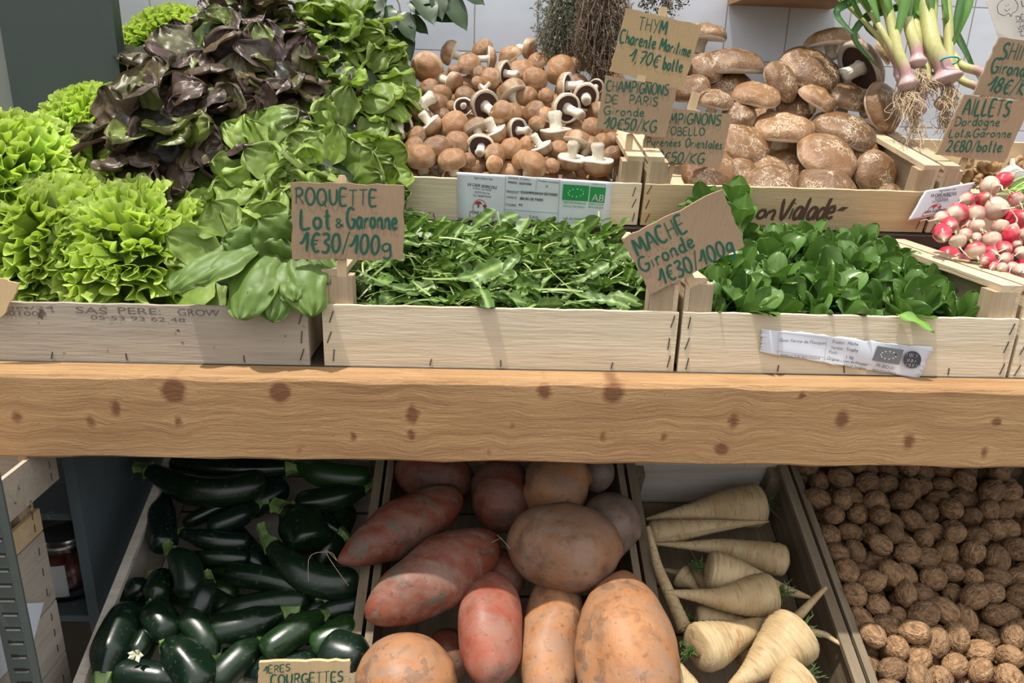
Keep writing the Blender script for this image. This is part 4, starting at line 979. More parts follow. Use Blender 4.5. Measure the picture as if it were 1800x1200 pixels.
def frilly(name, mat, N, Rd, seed, lam=.0165, A=.0062, H=.034, ell=.052, tmax=1.85):
    rng = random.Random(seed); P = [core(Rd - .030, (.06, .11, .015))]; ns, nh = 72, 7
    for i in range(N):
        th, n, dn, tg = dome(N, i, rng, tmax); a = rng.gauss(0, .7); t = nrm(tg * math.cos(a) + dn * math.sin(a)); b = np.cross(n, t); n2_ = nrm(n + b * rng.uniform(-.35, .35) + dn * .25); S, Hh = np.meshgrid(np.linspace(-1, 1, ns + 1), np.linspace(0, 1, nh + 1), indexing='ij')
        l = ell * rng.uniform(.75, 1.25); k = math.pi * l / (lam * rng.uniform(.85, 1.2)); q = [rng.uniform(0, 6.28) for _ in range(4)]; w = Hh ** 1.15; am = A * rng.uniform(.8, 1.25) * (1 - .3 * S ** 2)
        ph = k * S + q[0] + .9 * np.sin(2.1 * S + q[1]); lat = am * w * (np.sin(ph) + .35 * np.sin(2.3 * ph + q[2])) + .006 * np.sin(1.7 * S + q[3]); lon = -am * .75 * w * np.sin(2 * ph) + S * l / 2 * (.8 + .2 * Hh)
        h = -H * .75 + Hh * H * (1 - .45 * S ** 4) + .0016 * w * np.sin(2.7 * ph + q[2]) - .0035 * Hh ** 3 * np.abs(np.sin(ph)) - (S * l / 2) ** 2 / (2 * Rd)
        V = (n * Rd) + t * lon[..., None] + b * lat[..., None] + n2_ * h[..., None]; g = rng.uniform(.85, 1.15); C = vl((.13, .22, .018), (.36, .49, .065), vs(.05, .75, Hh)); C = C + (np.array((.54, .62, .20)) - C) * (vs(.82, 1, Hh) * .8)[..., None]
        P.append((V.reshape(-1, 3), gridF(ns, nh), C.reshape(-1, 3) * g))
    return build(name, P, mat)
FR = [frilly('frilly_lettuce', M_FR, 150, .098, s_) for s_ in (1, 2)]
def rc(rng):
    k = rng.random(); b = (.068, .044, .034) if k < .62 else ((.10, .095, .03) if k < .85 else (.17, .22, .045)); return tuple(x * rng.uniform(.8, 1.2) for x in b), ((.105, .066, .05) if k < .85 else (.10, .07, .03))
def gc(rng): g = rng.uniform(.75, 1.25); return (.15 * g, .235 * g, .028 * g), (.29 * g, .385 * g, .085 * g)
RD = [shingles('red_lettuce', M_RED, 120, .098, .056, .0215, (.35, 1.25), rc, s_, ruf=.0034, lob=.10, corec=(.02, .018, .01)) for s_ in (5, 6)]
OK_ = [shingles('green_lettuce', M_OAK, 95, .095, .058, .0255, (.15, 1.0), gc, s_, ruf=.0042, lob=.10) for s_ in (8, 9)]
BT = [shingles('butterhead', M_OAK, 60, .090, .062, .031, (.3, 1.15), gc, s_, ruf=.0026) for s_ in (12,)]
def lettuce(meshes, k, px, py, y, scale, ax, label, name, group, spin=0.0, sq=1.0):
    a = cv(*ax); c = at_y(px, py, y); p = c - a * scale * .060
    o = bpy.data.objects.new(name, meshes[k]); COL.objects.link(o); o.rotation_mode = 'QUATERNION'; o.rotation_quaternion = zquat(a, spin); o.location = tuple(p); o.scale = (scale, scale, scale * sq)
    if y < .86:                             # leaves rest against the crate instead of passing through its front board
        o.data = o.data.copy(); bpy.context.view_layer.update(); M = Matrix.LocRotScale(Vector(o.location), o.rotation_quaternion, Vector(o.scale)); Mi = M.inverted(); over = False
        for v in o.data.vertices:
            w = M @ v.co
            if w.z < 1.076:
                if over and w.y < .655: w.y = min(w.y, .6315); w.z = max(w.z, 1.047 if px < 450 else 1.043)
                elif not over: w.y = max(w.y, .643); 
                if w.x > -.160 and w.z < 1.08: w.x = min(w.x, -.1605) if w.y > .632 else w.x
            if not over and w.y < .643: w.z = max(w.z, 1.0755 - .12 * (.643 - w.y)); w.y = max(w.y, .615)
            v.co = Mi @ w
    return tag(o, label, 'lettuce', group)
GF, GR, GG = 'frilly bright green lettuces', 'dark red oak leaf lettuces', 'green leaf lettuces'
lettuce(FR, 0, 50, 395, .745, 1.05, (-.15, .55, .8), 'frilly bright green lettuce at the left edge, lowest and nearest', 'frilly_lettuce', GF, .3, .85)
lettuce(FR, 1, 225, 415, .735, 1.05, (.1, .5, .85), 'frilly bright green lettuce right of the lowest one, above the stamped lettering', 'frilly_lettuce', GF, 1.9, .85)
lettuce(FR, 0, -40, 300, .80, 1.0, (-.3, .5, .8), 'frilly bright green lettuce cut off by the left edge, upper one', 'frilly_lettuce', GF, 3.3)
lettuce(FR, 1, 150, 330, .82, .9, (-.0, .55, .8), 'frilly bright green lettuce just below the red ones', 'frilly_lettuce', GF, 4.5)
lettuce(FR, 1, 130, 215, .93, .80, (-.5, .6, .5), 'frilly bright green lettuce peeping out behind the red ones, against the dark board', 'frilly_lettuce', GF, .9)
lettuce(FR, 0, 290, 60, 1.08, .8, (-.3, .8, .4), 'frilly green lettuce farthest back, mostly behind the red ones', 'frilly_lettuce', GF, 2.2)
lettuce(RD, 0, 228, 200, .85, 1.05, (-.35, .55, .75), 'dark red oak leaf lettuce at the left of the red pile', 'red_lettuce', GR, .2)
lettuce(RD, 1, 385, 225, .85, .98, (.0, .35, .95), 'dark red oak leaf lettuce lowest of the red pile', 'red_lettuce', GR, 1.2)
lettuce(RD, 1, 340, 95, .94, 1.08, (-.1, .7, .6), 'dark red oak leaf lettuce topmost at the centre of the red pile', 'red_lettuce', GR, 2.6)
lettuce(RD, 0, 500, 130, .93, .98, (.4, .5, .75), 'dark red oak leaf lettuce at the right end of the red pile', 'red_lettuce', GR, 4.0)
lettuce(RD, 0, 450, 15, 1.04, .80, (.1, .8, .5), 'dark red oak leaf lettuce at the top edge of the picture', 'red_lettuce', GR, 5.0)
lettuce(OK_, 0, 615, 115, 1.00, .86, (.1, .6, .75), 'light green lettuce standing at the back right, against the mushroom crate', 'green_lettuce', GG, .5)
lettuce(OK_, 1, 585, 25, 1.06, .82, (-.05, .8, .5), 'light green lettuce at the top edge behind the standing one', 'green_lettuce', GG, 1.5)
lettuce(OK_, 1, 585, 230, .90, .84, (.3, .5, .8), 'green lettuce spilling over the left end of the mushroom crate', 'green_lettuce', GG, 2.5)
lettuce(OK_, 0, 440, 300, .80, .84, (-.2, .45, .85), 'green oak leaf lettuce directly left of the rocket sign', 'green_lettuce', GG, 3.6)
lettuce(OK_, 1, 590, 310, .80, .86, (.35, .45, .8), 'green lettuce behind the rocket sign', 'green_lettuce', GG, 4.4)
lettuce(OK_, 0, 520, 390, .74, .72, (.1, .3, .9), 'green lettuce just behind the lower left corner of the rocket sign', 'green_lettuce', GG, 5.2)
lettuce(BT, 0, 400, 440, .70, .82, (-.2, .35, .9), 'green lettuce drooping over the rim of the grey crate', 'green_lettuce', GG, .7)
mb = MB()
for k, (a, b, w, y0, y1, fx) in enumerate((((478,430),(425,562),40,.668,.612,-.2),((515,440),(478,566),30,.662,.6165,.0),((528,425),(548,556),30,.668,.614,.2),((545,425),(578,500),22,.672,.640,.5),((470,420),(345,500),30,.668,.625,-.5),((440,430),(300,512),24,.662,.620,-.5),
    ((520,450),(455,385),34,.668,.655,-.1),((535,450),(530,375),36,.672,.668,.1),((470,450),(395,420),30,.668,.652,-.3),((500,470),(500,420),36,.664,.650,.0),((550,470),(570,430),26,.672,.66,.4),((485,480),(440,520),26,.656,.624,-.2),((515,480),(520,530),24,.652,.620,.1))):
    A, B = at_y(*a, y0), at_y(*b, y1); V, Fc, C = bleaf(A, B, w * 1.25 * depth(B) / F, cv(fx, .15, 1), .010, seed=k * 1.7, cols=((.10, .175, .026), (.18, .27, .06)), blis=.0008, ruf=.003, lob=.06)
    V = [v if not (v[2] < 1.078 and v[1] > .629) else np.array((v[0], .629 if v[1] < .66 else v[1], v[2])) for v in V]; mb.add(V, Fc, C)
o = mb.obj('green_lettuce', M_OAK, smooth=True); tag(o, 'smooth-leaved green lettuce hanging over the crate corner beside the rocket crate', 'lettuce', GG)
# hidden crate carrying the rear lettuces
crate(-.433, -.170, Y2, Z2, .262, .05, .083, TILT, 'wooden crate under the rear lettuces, left of the mushroom crate', PALE, G2, post=.018)

# ------------------------------------------------------------------ rocket
M_RK = m_leaf('rocket_leaf', .42, .22, 60, .25, .35); 
def rocket(seed):
    rng = random.Random(seed); L = rng.uniform(.048, .088); st = rng.uniform(.30, .5); nl = rng.choice((3, 4, 4, 5)); W = rng.uniform(.0058, .0088); bend = rng.uniform(-.35, .35); tw = rng.uniform(-.5, .5); dro = rng.uniform(-.5, 1.1)
    V = []; C = []; n = 44; lobes = rng.uniform(.62, .86)
    for i in range(n + 1):
        u = i / n; x = L * (u - .5); y = bend * L * (u - .5) ** 2; z = -dro * L * (u - .5) ** 2 * 1.3 + .0015 * math.sin(u * 9 + seed)
        if u < st: w = .0008 + .0004 * u
        else:
            b = (u - st) / (1 - st); env = (.35 + .65 * sstep(0, .7, b)) * math.sqrt(max(0, 1 - max(0, (b - .72) / .28) ** 2.2))
            sp = (abs(math.sin(b * math.pi * nl * (1 - .18 * b))) ** .7) if b < .72 else 1; w = .0010 + W * env * (1 - lobes + lobes * sp)
        t = tw * u; fold = .28
        for j, v in enumerate((-1, -.45, 0, .45, 1)):
            sw = w * v; fwd = -.0022 * abs(v) * (1 if u > st else 0) * (w / W)
            V.append((x + fwd, y + sw * math.cos(t), z + sw * math.sin(t) + abs(sw) * fold + (.0006 * math.sin(u * 40 + v * 3) if u > st else 0)))
            g = (.125, .215, .035) if abs(v) > .1 and u > st else (.30, .42, .13)
            if u < st: g = lerp((.42, .50, .20), (.27, .40, .11), u / st)
            C.append(lerp(g, (.055, .115, .022), .6 if (u > st and abs(v) > .1) else 0))
    Fc = [(i * 5 + j, i * 5 + j + 1, (i + 1) * 5 + j + 1, (i + 1) * 5 + j) for i in range(n) for j in range(4)]
    return V, Fc, C
RKd = [rocket(k) for k in range(9)]
RK = [mo('rocket_leaf', V, Fc, M_RK, local=True, smooth=True, cols=C) for V, Fc, C in RKd]
def rk_surf(x, y):           # top of the rocket heap
    b = (y - .642) / .24; a = (x + .132) / .305
    z = 1.073 + .026 * sstep(0, .6, b) + .008 * b + .022 * sstep(.45, 0, a) * b - .016 * sstep(.25, 0, a) * sstep(.5, 0, b) + .006 * wob((x, y, 0), 22, 1)
    return z

def keep_in(o, x0, x1, ymin=.6415, zr=1.0765):
    o.data = o.data.copy(); M = Matrix.LocRotScale(Vector(o.location), o.rotation_quaternion, Vector(o.scale)); Mi = M.inverted()
    for v in o.data.vertices:
        w = M @ v.co
        if w.z < zr: w.y = max(w.y, ymin)
        if w.z < 1.106: w.x = min(max(w.x, x0), x1); w.y = min(w.y, .884)
        if w.y < .632: w.z = max(w.z, zr - .05)
        v.co = Mi @ w
rk = random.Random(77)
def rk_pose(i, top):
    x, y = rk.uniform(-.125, .168), .648 + .228 * rk.random() ** .9; z = rk_surf(x, y)
    yaw = rk.gauss(0, .9) + (0 if rk.random() < .6 else 1.5); pitch = rk.gauss(0, .34); roll = rk.gauss(0, .6)
    if top: z += rk.uniform(-.006, .006)
    else: z -= rk.uniform(.006, .022)
    if y < .668: 
        yaw = rk.gauss(0, .5); pitch = rk.gauss(0, .1); y = max(y, .656)
    hx = .04 * abs(math.cos(yaw)); x = min(max(x, -.130 + hx), .172 - hx)
    M = Matrix.Rotation(yaw, 4, 'Z') @ Matrix.Rotation(pitch, 4, 'Y') @ Matrix.Rotation(roll, 4, 'X'); return x, y, z, M
for i in range(290):
    x, y, z, M = rk_pose(i, True); a = 'front' if y < .70 else ('middle' if y < .79 else 'back'); b = 'left third' if x < -.03 else ('middle third' if x < .07 else 'right third')
    o = put(RK[i % 9], (x, y, z), M.to_quaternion(), rk.uniform(.85, 1.15), 'green lobed rocket leaf on the heap, %s row, %s of the crate' % (a, b), 'rocket leaf', 'rocket leaves in the crate')
    if o not in RK: keep_in(o, -.1325, .1735)
for o in RK: keep_in(o, -.1325, .1735)
mb = MB()
for i in range(520):
    x, y, z, M = rk_pose(i, False); V, Fc, C = RKd[i % 9]; s = rk.uniform(.85, 1.1)
    VV = [M @ (Vector(v) * s) + Vector((x, y, z)) for v in V]; mb.add([(min(max(w.x, -.1325), .1735), min(max(w.y, .6415), .883), w.z) for w in VV], Fc, C)
# a loose bed under them
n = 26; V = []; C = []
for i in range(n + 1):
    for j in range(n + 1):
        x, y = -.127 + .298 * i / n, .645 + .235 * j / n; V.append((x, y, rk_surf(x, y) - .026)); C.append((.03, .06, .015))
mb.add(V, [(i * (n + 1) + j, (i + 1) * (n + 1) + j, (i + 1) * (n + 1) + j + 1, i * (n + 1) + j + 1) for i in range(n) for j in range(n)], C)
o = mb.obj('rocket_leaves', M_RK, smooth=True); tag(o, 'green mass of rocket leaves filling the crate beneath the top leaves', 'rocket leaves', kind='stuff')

# ------------------------------------------------------------------ lamb's lettuce
M_MA = m_leaf('lambs_lettuce_leaf', .32, .20, 30, .2, .35)
def mache(seed):
    rng = random.Random(seed); mb = MB()
    def col(u, v, e, r_): 
        c = vl((.42, .52, .22), (.095, .185, .036), vs(.1, .4, u)); return c + (np.array((.17, .29, .08)) - c) * ((np.abs(v) < .12) * .5)[..., None]
    for k in range(7):
        t = k / 6; mb.add(*leafV(rng.uniform(.030, .044), rng.uniform(.0100, .0138), .1 + .2 * t, .35 + 1.15 * t + rng.uniform(-.2, .2), k * 2.4 + rng.uniform(-.3, .3), 14, 10, .0007, 5, 3, .5, col, rng, tipr=2.1, blis=.0002, petiole=.22, wp=.68))
    return mo('lambs_lettuce', mb.V, mb.F, M_MA, local=True, smooth=True, cols=mb.C)
MA = [mache(k) for k in range(7)]
def ma_surf(x, y):
    b = (y - .642) / .24; a = (x - .19) / .30
    return 1.060 + .027 * sstep(0, .5, b) + .007 * b + .014 * sstep(.4, 0, a) * b - .016 * sstep(.8, 1.0, a) + .006 * wob((x, y, 0), 30, 3)
rm = random.Random(13); pts = []; MAO = []
for row in range(8):
    for k in range(11):
        x = .204 + .268 * (k + (.5 if row % 2 else 0)) / 10.5 + rm.uniform(-.010, .010); y = .668 + .200 * row / 7 + rm.uniform(-.010, .010)
        pts.append((min(max(x, .208), .470), max(y, .664)))
for i, (x, y) in enumerate(pts):
    z = ma_surf(x, y) - .012 + rm.uniform(-.006, .004); ax = nrm((rm.gauss(0, .45), rm.gauss(-.35, .45), .8))
    a = 'front row' if y < .70 else ('middle rows' if y < .80 else 'back rows'); b = 'left third' if x < .29 else ('middle third' if x < .38 else 'right third')
    o = put(MA[i % 7], (x, y, z), zquat(ax, rm.uniform(0, 6)), rm.uniform(1.0, 1.28), "dark green spoon-leaved lamb's lettuce rosette, %s, %s of the crate" % (a, b), "lamb's lettuce", "lamb's lettuce rosettes in the crate"); MAO.append(o)
for o in MAO: keep_in(o, .189, .489)
for (px, py, y, ax) in ((1300, 385, .80, (0, 1, .4)), (1295, 350, .86, (-.1, 1, .2)), (1240, 360, .86, (-.5, .8, .3))):
    p = at_y(px, py, y); put(MA[2], p - cv(*ax) * .018, zquat(cv(*ax), 1.0), 1.05, "lamb's lettuce rosette %s" % ('sticking up behind the lamb\'s lettuce price sign' if py < 400 else 'behind the price sign'), "lamb's lettuce", "lamb's lettuce rosettes in the crate")
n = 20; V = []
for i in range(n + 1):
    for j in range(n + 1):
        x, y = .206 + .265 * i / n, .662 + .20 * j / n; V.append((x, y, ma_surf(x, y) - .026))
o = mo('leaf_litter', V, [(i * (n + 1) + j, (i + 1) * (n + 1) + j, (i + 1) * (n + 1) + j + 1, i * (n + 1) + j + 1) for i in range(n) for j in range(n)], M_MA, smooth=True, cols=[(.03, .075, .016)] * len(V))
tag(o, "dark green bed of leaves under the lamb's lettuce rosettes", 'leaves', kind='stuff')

# ------------------------------------------------------------------ bay branch, thyme
M_BAY = m_leaf('bay_leaf', .4, .12, 25, .2); M_TWIG = plain('brown_twig', (.10, .07, .045), .8)
def pleaf(L, W, p, d, up, cf=(.026, .05, .016), bend=.2, n=10):
    d = nrm(d); s = nrm(np.cross(d, up)); u_ = np.cross(s, d); V = []; C = []
    for i in range(n + 1):
        t = i / n; w = W * math.sin(math.pi * t ** .85) ** .8 if 0 < t < 1 else .0002; q = np.array(p) + d * L * t - u_ * bend * L * t * t
        for v in (-1, 0, 1): V.append(q + s * w * v + u_ * abs(v) * w * .3 + u_ * .0015 * math.sin(t * 12 + v * 2)); C.append(cf if v else tuple(k * 1.7 for k in cf))
    return V, [(i * 3 + j, i * 3 + j + 1, (i + 1) * 3 + j + 1, (i + 1) * 3 + j) for i in range(n) for j in range(2)], C
br = tag(empty('bay_branch', at_y(690, -20, 1.14)), 'dark green bay branch hanging in front of the tiles at the top', 'branch'); lf = MB(); tw = MB()
main = spline([at_y(600, -60, 1.13), at_y(690, -10, 1.14), at_y(705, 30, 1.12), at_y(715, 62, 1.12)], 14); tw.add(*tube(main, .0012, 6))
for (px, py, dx, dy, dz, L, W) in ((715,5,1,-.35,.2,72,19),(700,20,.5,-.9,.3,50,15),(690,10,-.4,-1,.3,60,18),(705,45,.3,-1,.2,52,14),(700,50,-.5,-.9,.2,45,14),(680,0,-.9,-.5,.3,70,20),(720,0,.9,.1,.2,60,17),(660,5,-.6,-1,.3,60,18),(712,30,.9,-.6,.2,40,12),
                                   (780,-10,.55,-.8,.2,60,17),(765,-25,.2,-.9,.3,52,14),(800,-20,.9,-.4,.1,46,14),(735,-15,.3,-.6,.3,60,18),(690,60,.2,-1,.2,36,11),(665,40,-.2,-1,.3,50,15),(650,-10,.2,-1,.4,60,18)):
    p = at_y(px, py, 1.125); t = depth(p) / F; lf.add(*pleaf(L * t * 1.25, W * t * 1.2, p, cv(dx, dy, dz), cv(.1, .3, 1)))
tw.add(*tube(spline([at_y(740, -40, 1.13), at_y(770, -20, 1.13), at_y(780, -8, 1.13)], 6), .001, 6)); tw.obj('twig', M_TWIG, br, smooth=True); lf.obj('leaves', M_BAY, br, smooth=True)
M_THY = m_leaf('thyme_leaf', .7, .1, 60, .2); M_DRY = plain('dry_thyme_stem', (.17, .115, .08), .85)
def thyme(name, c0, spanx, py0, py1, y, nst, nlf, cols, label, seed, dry=False):
    rng = random.Random(seed); r = tag(empty(name, at_y(c0, py0, y)), label, 'herb bunch', 'bunches of thyme'); st = MB(); lv = MB()
    for i in range(nst):
        x1 = c0 + rng.uniform(-spanx, spanx); e = at_y(x1, py1 - abs(x1 - c0) / spanx * (py1 - py0) * .45 + rng.uniform(-14, 14), y - rng.uniform(.0, .045)); s = at_y(c0 + rng.uniform(-25, 25) + (x1 - c0) * .3, py0, y)
        m = (s + e) / 2 + cv(rng.uniform(-1, 1), rng.uniform(-1, 1), rng.uniform(0, 1)) * .012; S = spline([s, m, e], 9); st.add(*tube(S, .00055 if dry else .0005, 4, caps=False))
        for k in range(nlf):
            q = S[rng.randint(1, 8)] + np.array([rng.gauss(0, .0035) for _ in range(3)]); d = nrm([rng.gauss(0, 1), rng.gauss(0, 1), rng.gauss(0, 1) - .2])
            if dry and k % 2: lv.add(*tube([q, q + d * .006, q + d * .012 + cv(0, -1, 0) * .003], .00035, 3, caps=False), C=[(.17, .115, .08)] * 9)
            else:
                s_ = nrm(np.cross(d, (rng.random(), .3, .5))); L = rng.uniform(.0035, .0065); cc = rng.choice(cols); lv.add([q, q + d * L * .5 + s_ * L * .24, q + d * L, q + d * L * .5 - s_ * L * .24], [(0, 1, 2, 3)], [cc] * 4)
    st.obj('stems', M_DRY, r); lv.obj('leaves', M_THY, r)
thyme('thyme_bunch', 1000, 58, -30, 138, 1.15, 130, 60, [(.16, .20, .13), (.24, .28, .20), (.10, .13, .08), (.32, .34, .26)], 'grey-green bunch of thyme hanging against the tiles left of the thyme sign', 3)
thyme('dried_thyme_bunch', 1060, 52, -30, 145, 1.12, 120, 34, [(.10, .10, .05), (.15, .11, .07), (.07, .08, .04)], 'brown twiggy bunch of thyme partly behind the thyme sign', 4, dry=True)
thyme('thyme_bunch', 1165, 40, -40, 32, 1.16, 34, 26, [(.035, .05, .03), (.06, .075, .04)], 'dark thyme sprigs at the top edge above the thyme sign', 6)

V, Fc, C = pleaf(.034, .0075, at_y(1575, 553, .633), cv(.85, -.28, .45), cv(0, .8, .6), (.13, .24, .045), .25, 16); V = [v if v[1] < .631 or v[2] > 1.077 else np.array((v[0], .631, v[2])) for v in V]
o = mo('lambs_lettuce_leaf', V, Fc, M_MA, smooth=True, cols=C); tag(o, "single lamb's lettuce leaf lolling over the front board above the white label", "lamb's lettuce")
# ------------------------------------------------------------------ young garlic
def m_garl():
    n = NT('young_garlic'); base = n.attr(); w = n.noise(1, 4, .6, 0, n.mapping((420, 420, 40))); c = n.mix(n.rng(w, .45, .65, 0, .5), base, n.hsv(base, v=.72)); n.bump(w, .2, .001); return n.done(c, .42, .4, trans=.08)
M_GAR = m_garl(); M_ROOT = plain('pale_garlic_root', (.54, .42, .27), .75); M_BAND = plain('turquoise_band', (.03, .38, .34), .4)
GL = [((1598,160),(1578,90),(1545,-30),9,12,'young garlic with yellow-green stalk at the left of the bunch'),
((1613,120),(1602,60),(1572,-30),9,11,'young garlic with purple base, second from the left'),
((1630,125),(1612,60),(1590,-30),10,12,'young garlic with a pale pink stalk in the middle of the bunch'),
((1666,150),(1640,80),(1615,-20),13,20,'thick young garlic with a round purple-striped bulb'),
((1590,150),(1553,60),(1500,-20),5,8,'slim green young garlic leaning far left'),
((1585,140),(1548,70),(1470,-10),4,7,'thinnest young garlic at the far left with drooping leaves'),
((1605,205),(1628,120),(1640,-20),9,13,'young garlic with bulb hanging low over the crate corner'),
((1658,195),(1668,110),(1660,-30),8,13,'young garlic with reddish bulb right beside its price sign'),
((1740,135),(1690,115),(1640,60),7,9,'young garlic pointing right, its pale end behind the signs'),
((1735,165),(1690,140),(1650,80),6,9,'slimmer young garlic lying just under the one pointing right')]
for i, (a, m, b, r0, rb, lab) in enumerate(GL):
    y = .985 + .012 * (i % 3); A, Mp, B = at_y(*a, y), at_y(*m, y + .02), at_y(*b, y + .07); t = depth(A) / F; rg = random.Random(i)
    root = tag(empty('young_garlic', A), lab, 'garlic', 'bunch of young garlic'); fl = spline([A, (A + Mp) / 2 + cv(.3, 0, .2) * .002, Mp, (Mp + B) / 2 + cv(.3, 0, 0) * .002, B], 401); us = [(k / 43) ** 1.7 for k in range(44)]; S = [fl[int(round(u * 400))] + (fl[6] - fl[0]) * 1e-3 * k for k, u in enumerate(us)]; n = 16
    lb = .19 if i < 8 else .12; pr = [t * (rb * 1.25 * math.sqrt(min(1, max(.004, u / (lb * .38)))) * (1 - sstep(lb * .45, lb, u)) + r0 * 1.15 * sstep(lb * .3, lb, u) * (1 - .15 * u)) for u in us]
    V, Fc = tube(S, pr, n); C = []
    for j, v in enumerate(V):
        u = us[min(j // n, 43)]; st = .5 + .5 * math.sin(8 * 6.283 * (j % n) / n)
        c = lerp((.60, .52, .46), (.40, .13, .22), .75 * st) ; c = lerp(c, (.42, .17, .20), .6 * sstep(.14, .22, u) * sstep(.42, .25, u)); c = lerp(c, (.50, .48, .20), sstep(.2, .45, u)); c = lerp(c, (.32, .42, .11), sstep(.6, 1, u)); C.append(c)
    mo('stalk', V, Fc, M_GAR, root, cols=C, smooth=True)
    mb = MB()
    for k in range(44):
        d0 = cv(rg.uniform(-1, 1), rg.uniform(-.6, .3), rg.uniform(0, 1)); L = rg.uniform(.018, .050) if i < 8 else .012; dn = cv(0, -1, .15)
        P = [A + dn * .001, A + d0 * .006 + dn * .004]
        for q in range(4): P.append(P[-1] + (dn * .8 + nrm([rg.uniform(-1, 1), rg.uniform(-1, 1), rg.uniform(-1, 1)]) * .75) * L / 4)
        mb.add(*tube(spline(P, 14), .00042, 4))
    mb.obj('roots', M_ROOT, root, smooth=True)
    lv = MB()
    for k in range(3 if i < 8 else 0):
        p = S[31 + 4 * k]; d = nrm((B - Mp) / np.linalg.norm(B - Mp) + cv(rg.uniform(-.5, .35), .2, rg.uniform(-.2, .4))); lv.add(*pleaf(rg.uniform(.10, .15), rg.uniform(.005, .009), p, d, cv(.2, 0, 1), (.09, .19, .04), rg.uniform(-.1, .3), 14))
    if lv.V: lv.obj('leaves', M_GAR, root, smooth=True)
# long dark leaves arching out to the left
lv = MB()
for (a, m, b, w) in (((1560,0),(1500,60),(1545,120),7),((1530,-10),(1470,20),(1500,60),8),((1590,10),(1520,40),(1570,90),6),((1640,-10),(1600,50),(1625,110),9),((1690,-10),(1680,50),(1700,100),7),((1660,30),(1690,80),(1720,140),8)):
    S = spline([at_y(*a, 1.06), at_y(*m, 1.05), at_y(*b, 1.04)], 14); V = []; C = []
    for i, p in enumerate(S):
        tt = nrm(S[min(i + 1, 13)] - S[max(i - 1, 0)]); s = nrm(np.cross(tt, cv(0, 0, 1))); w_ = w * .0008 * (1 - (i / 13) ** 2 * .9)
        for v in (-1, 0, 1): V.append(p + s * w_ * v - cv(0, 0, 1) * abs(v) * w_ * .4 * -1); C.append((.045, .13, .045) if v else (.12, .25, .08))
    lv.add(V, [(i * 3 + j, i * 3 + j + 1, (i + 1) * 3 + j + 1, (i + 1) * 3 + j) for i in range(13) for j in range(2)], C)
o = lv.obj('garlic_leaves', M_GAR, smooth=True); tag(o, 'long dark green blades behind the young garlic bunch', 'leaves', kind='stuff')
p = at_y(1669, 107, .985); V = []; Fc = []
V, Fc = tube([p + cv(math.cos(k / 12 * 6.283) * 1.0, .12 * math.sin(k / 12 * 6.283) - .1 * math.cos(k / 12 * 6.283), .9 * math.sin(k / 12 * 6.283)) * .0105 * 1.0 for k in range(13)], .0012, 6)
o = mo('rubber_band', V, Fc, M_BAND, smooth=True); tag(o, 'turquoise rubber band round the thick young garlic', 'band')

# ------------------------------------------------------------------ radishes
def m_rad():
    n = NT('radish_skin'); base = n.attr(); n.shift(9); a = n.noise(2.2, 4, .6); c = n.mix(n.rng(n.noise(5, 4, .6), .62, .72, 0, .5), base, (.14, .10, .06)); c = n.hsv(c, v=n.rng(a, .3, .7, .85, 1.1)); return n.done(c, .3, .5, sss=.05)
M_RAD = m_rad(); M_RRT = plain('radish_root', (.66, .52, .44), .6)
def radish(seed, el, white):
    rg = random.Random(seed); n = 24; prof = [(math.sin(math.pi * (k / 20) ** .92) ** .75 if 0 < k < 20 else .02, (1 - 2 * k / 20) * el) for k in range(21)]
    V, Fc, K = lathe(prof[::-1], n); C = []; V2 = []
    for i, v in enumerate(V):
        k = 20 - K[i]; t = k / 20; p = v.copy(); d = 1 + .06 * wob(p + seed, 2, seed % 5); v[0] *= d; v[1] *= d
        if t > .8: v[0] *= 1 - .55 * sstep(.8, 1, t); v[1] *= 1 - .55 * sstep(.8, 1, t)
        cr = lerp((.50, .03, .06), (.54, .43, .32), sstep(white - .16, white + .22, t + .10 * wob(p + seed, 2.5, 2))); C.append(cr)
    r = empty('radish'); o = mo('bulb', V, Fc, M_RAD, local=True, smooth=True, cols=C); o.parent = r
    P = [(0, 0, -el * .93), (.05, .05, -el - .25)]; 
    for k in range(4): P.append((P[-1][0] + rg.uniform(-.35, .35), P[-1][1] + rg.uniform(-.1, .5), P[-1][2] - .38))
    o = mo('root', *tube(spline(P, 18), lambda u: .10 * (1 - u) ** 1.2 + .016, 7), M_RRT, local=True, smooth=True); o.parent = r
    o = mo('stalk_stub', *tube([(0, 0, el * .95), (.03, 0, el + .25), (.08, .03, el + .6)], .13, 8), plain('radish_stalk%d' % seed, (.22, .36, .10), .5), local=True, smooth=True); o.parent = r
    return r
RA = [radish(1, 1.0, .38), radish(2, 1.15, .5), radish(3, 1.5, .62), radish(4, 1.0, .55), radish(5, 1.7, .8)]
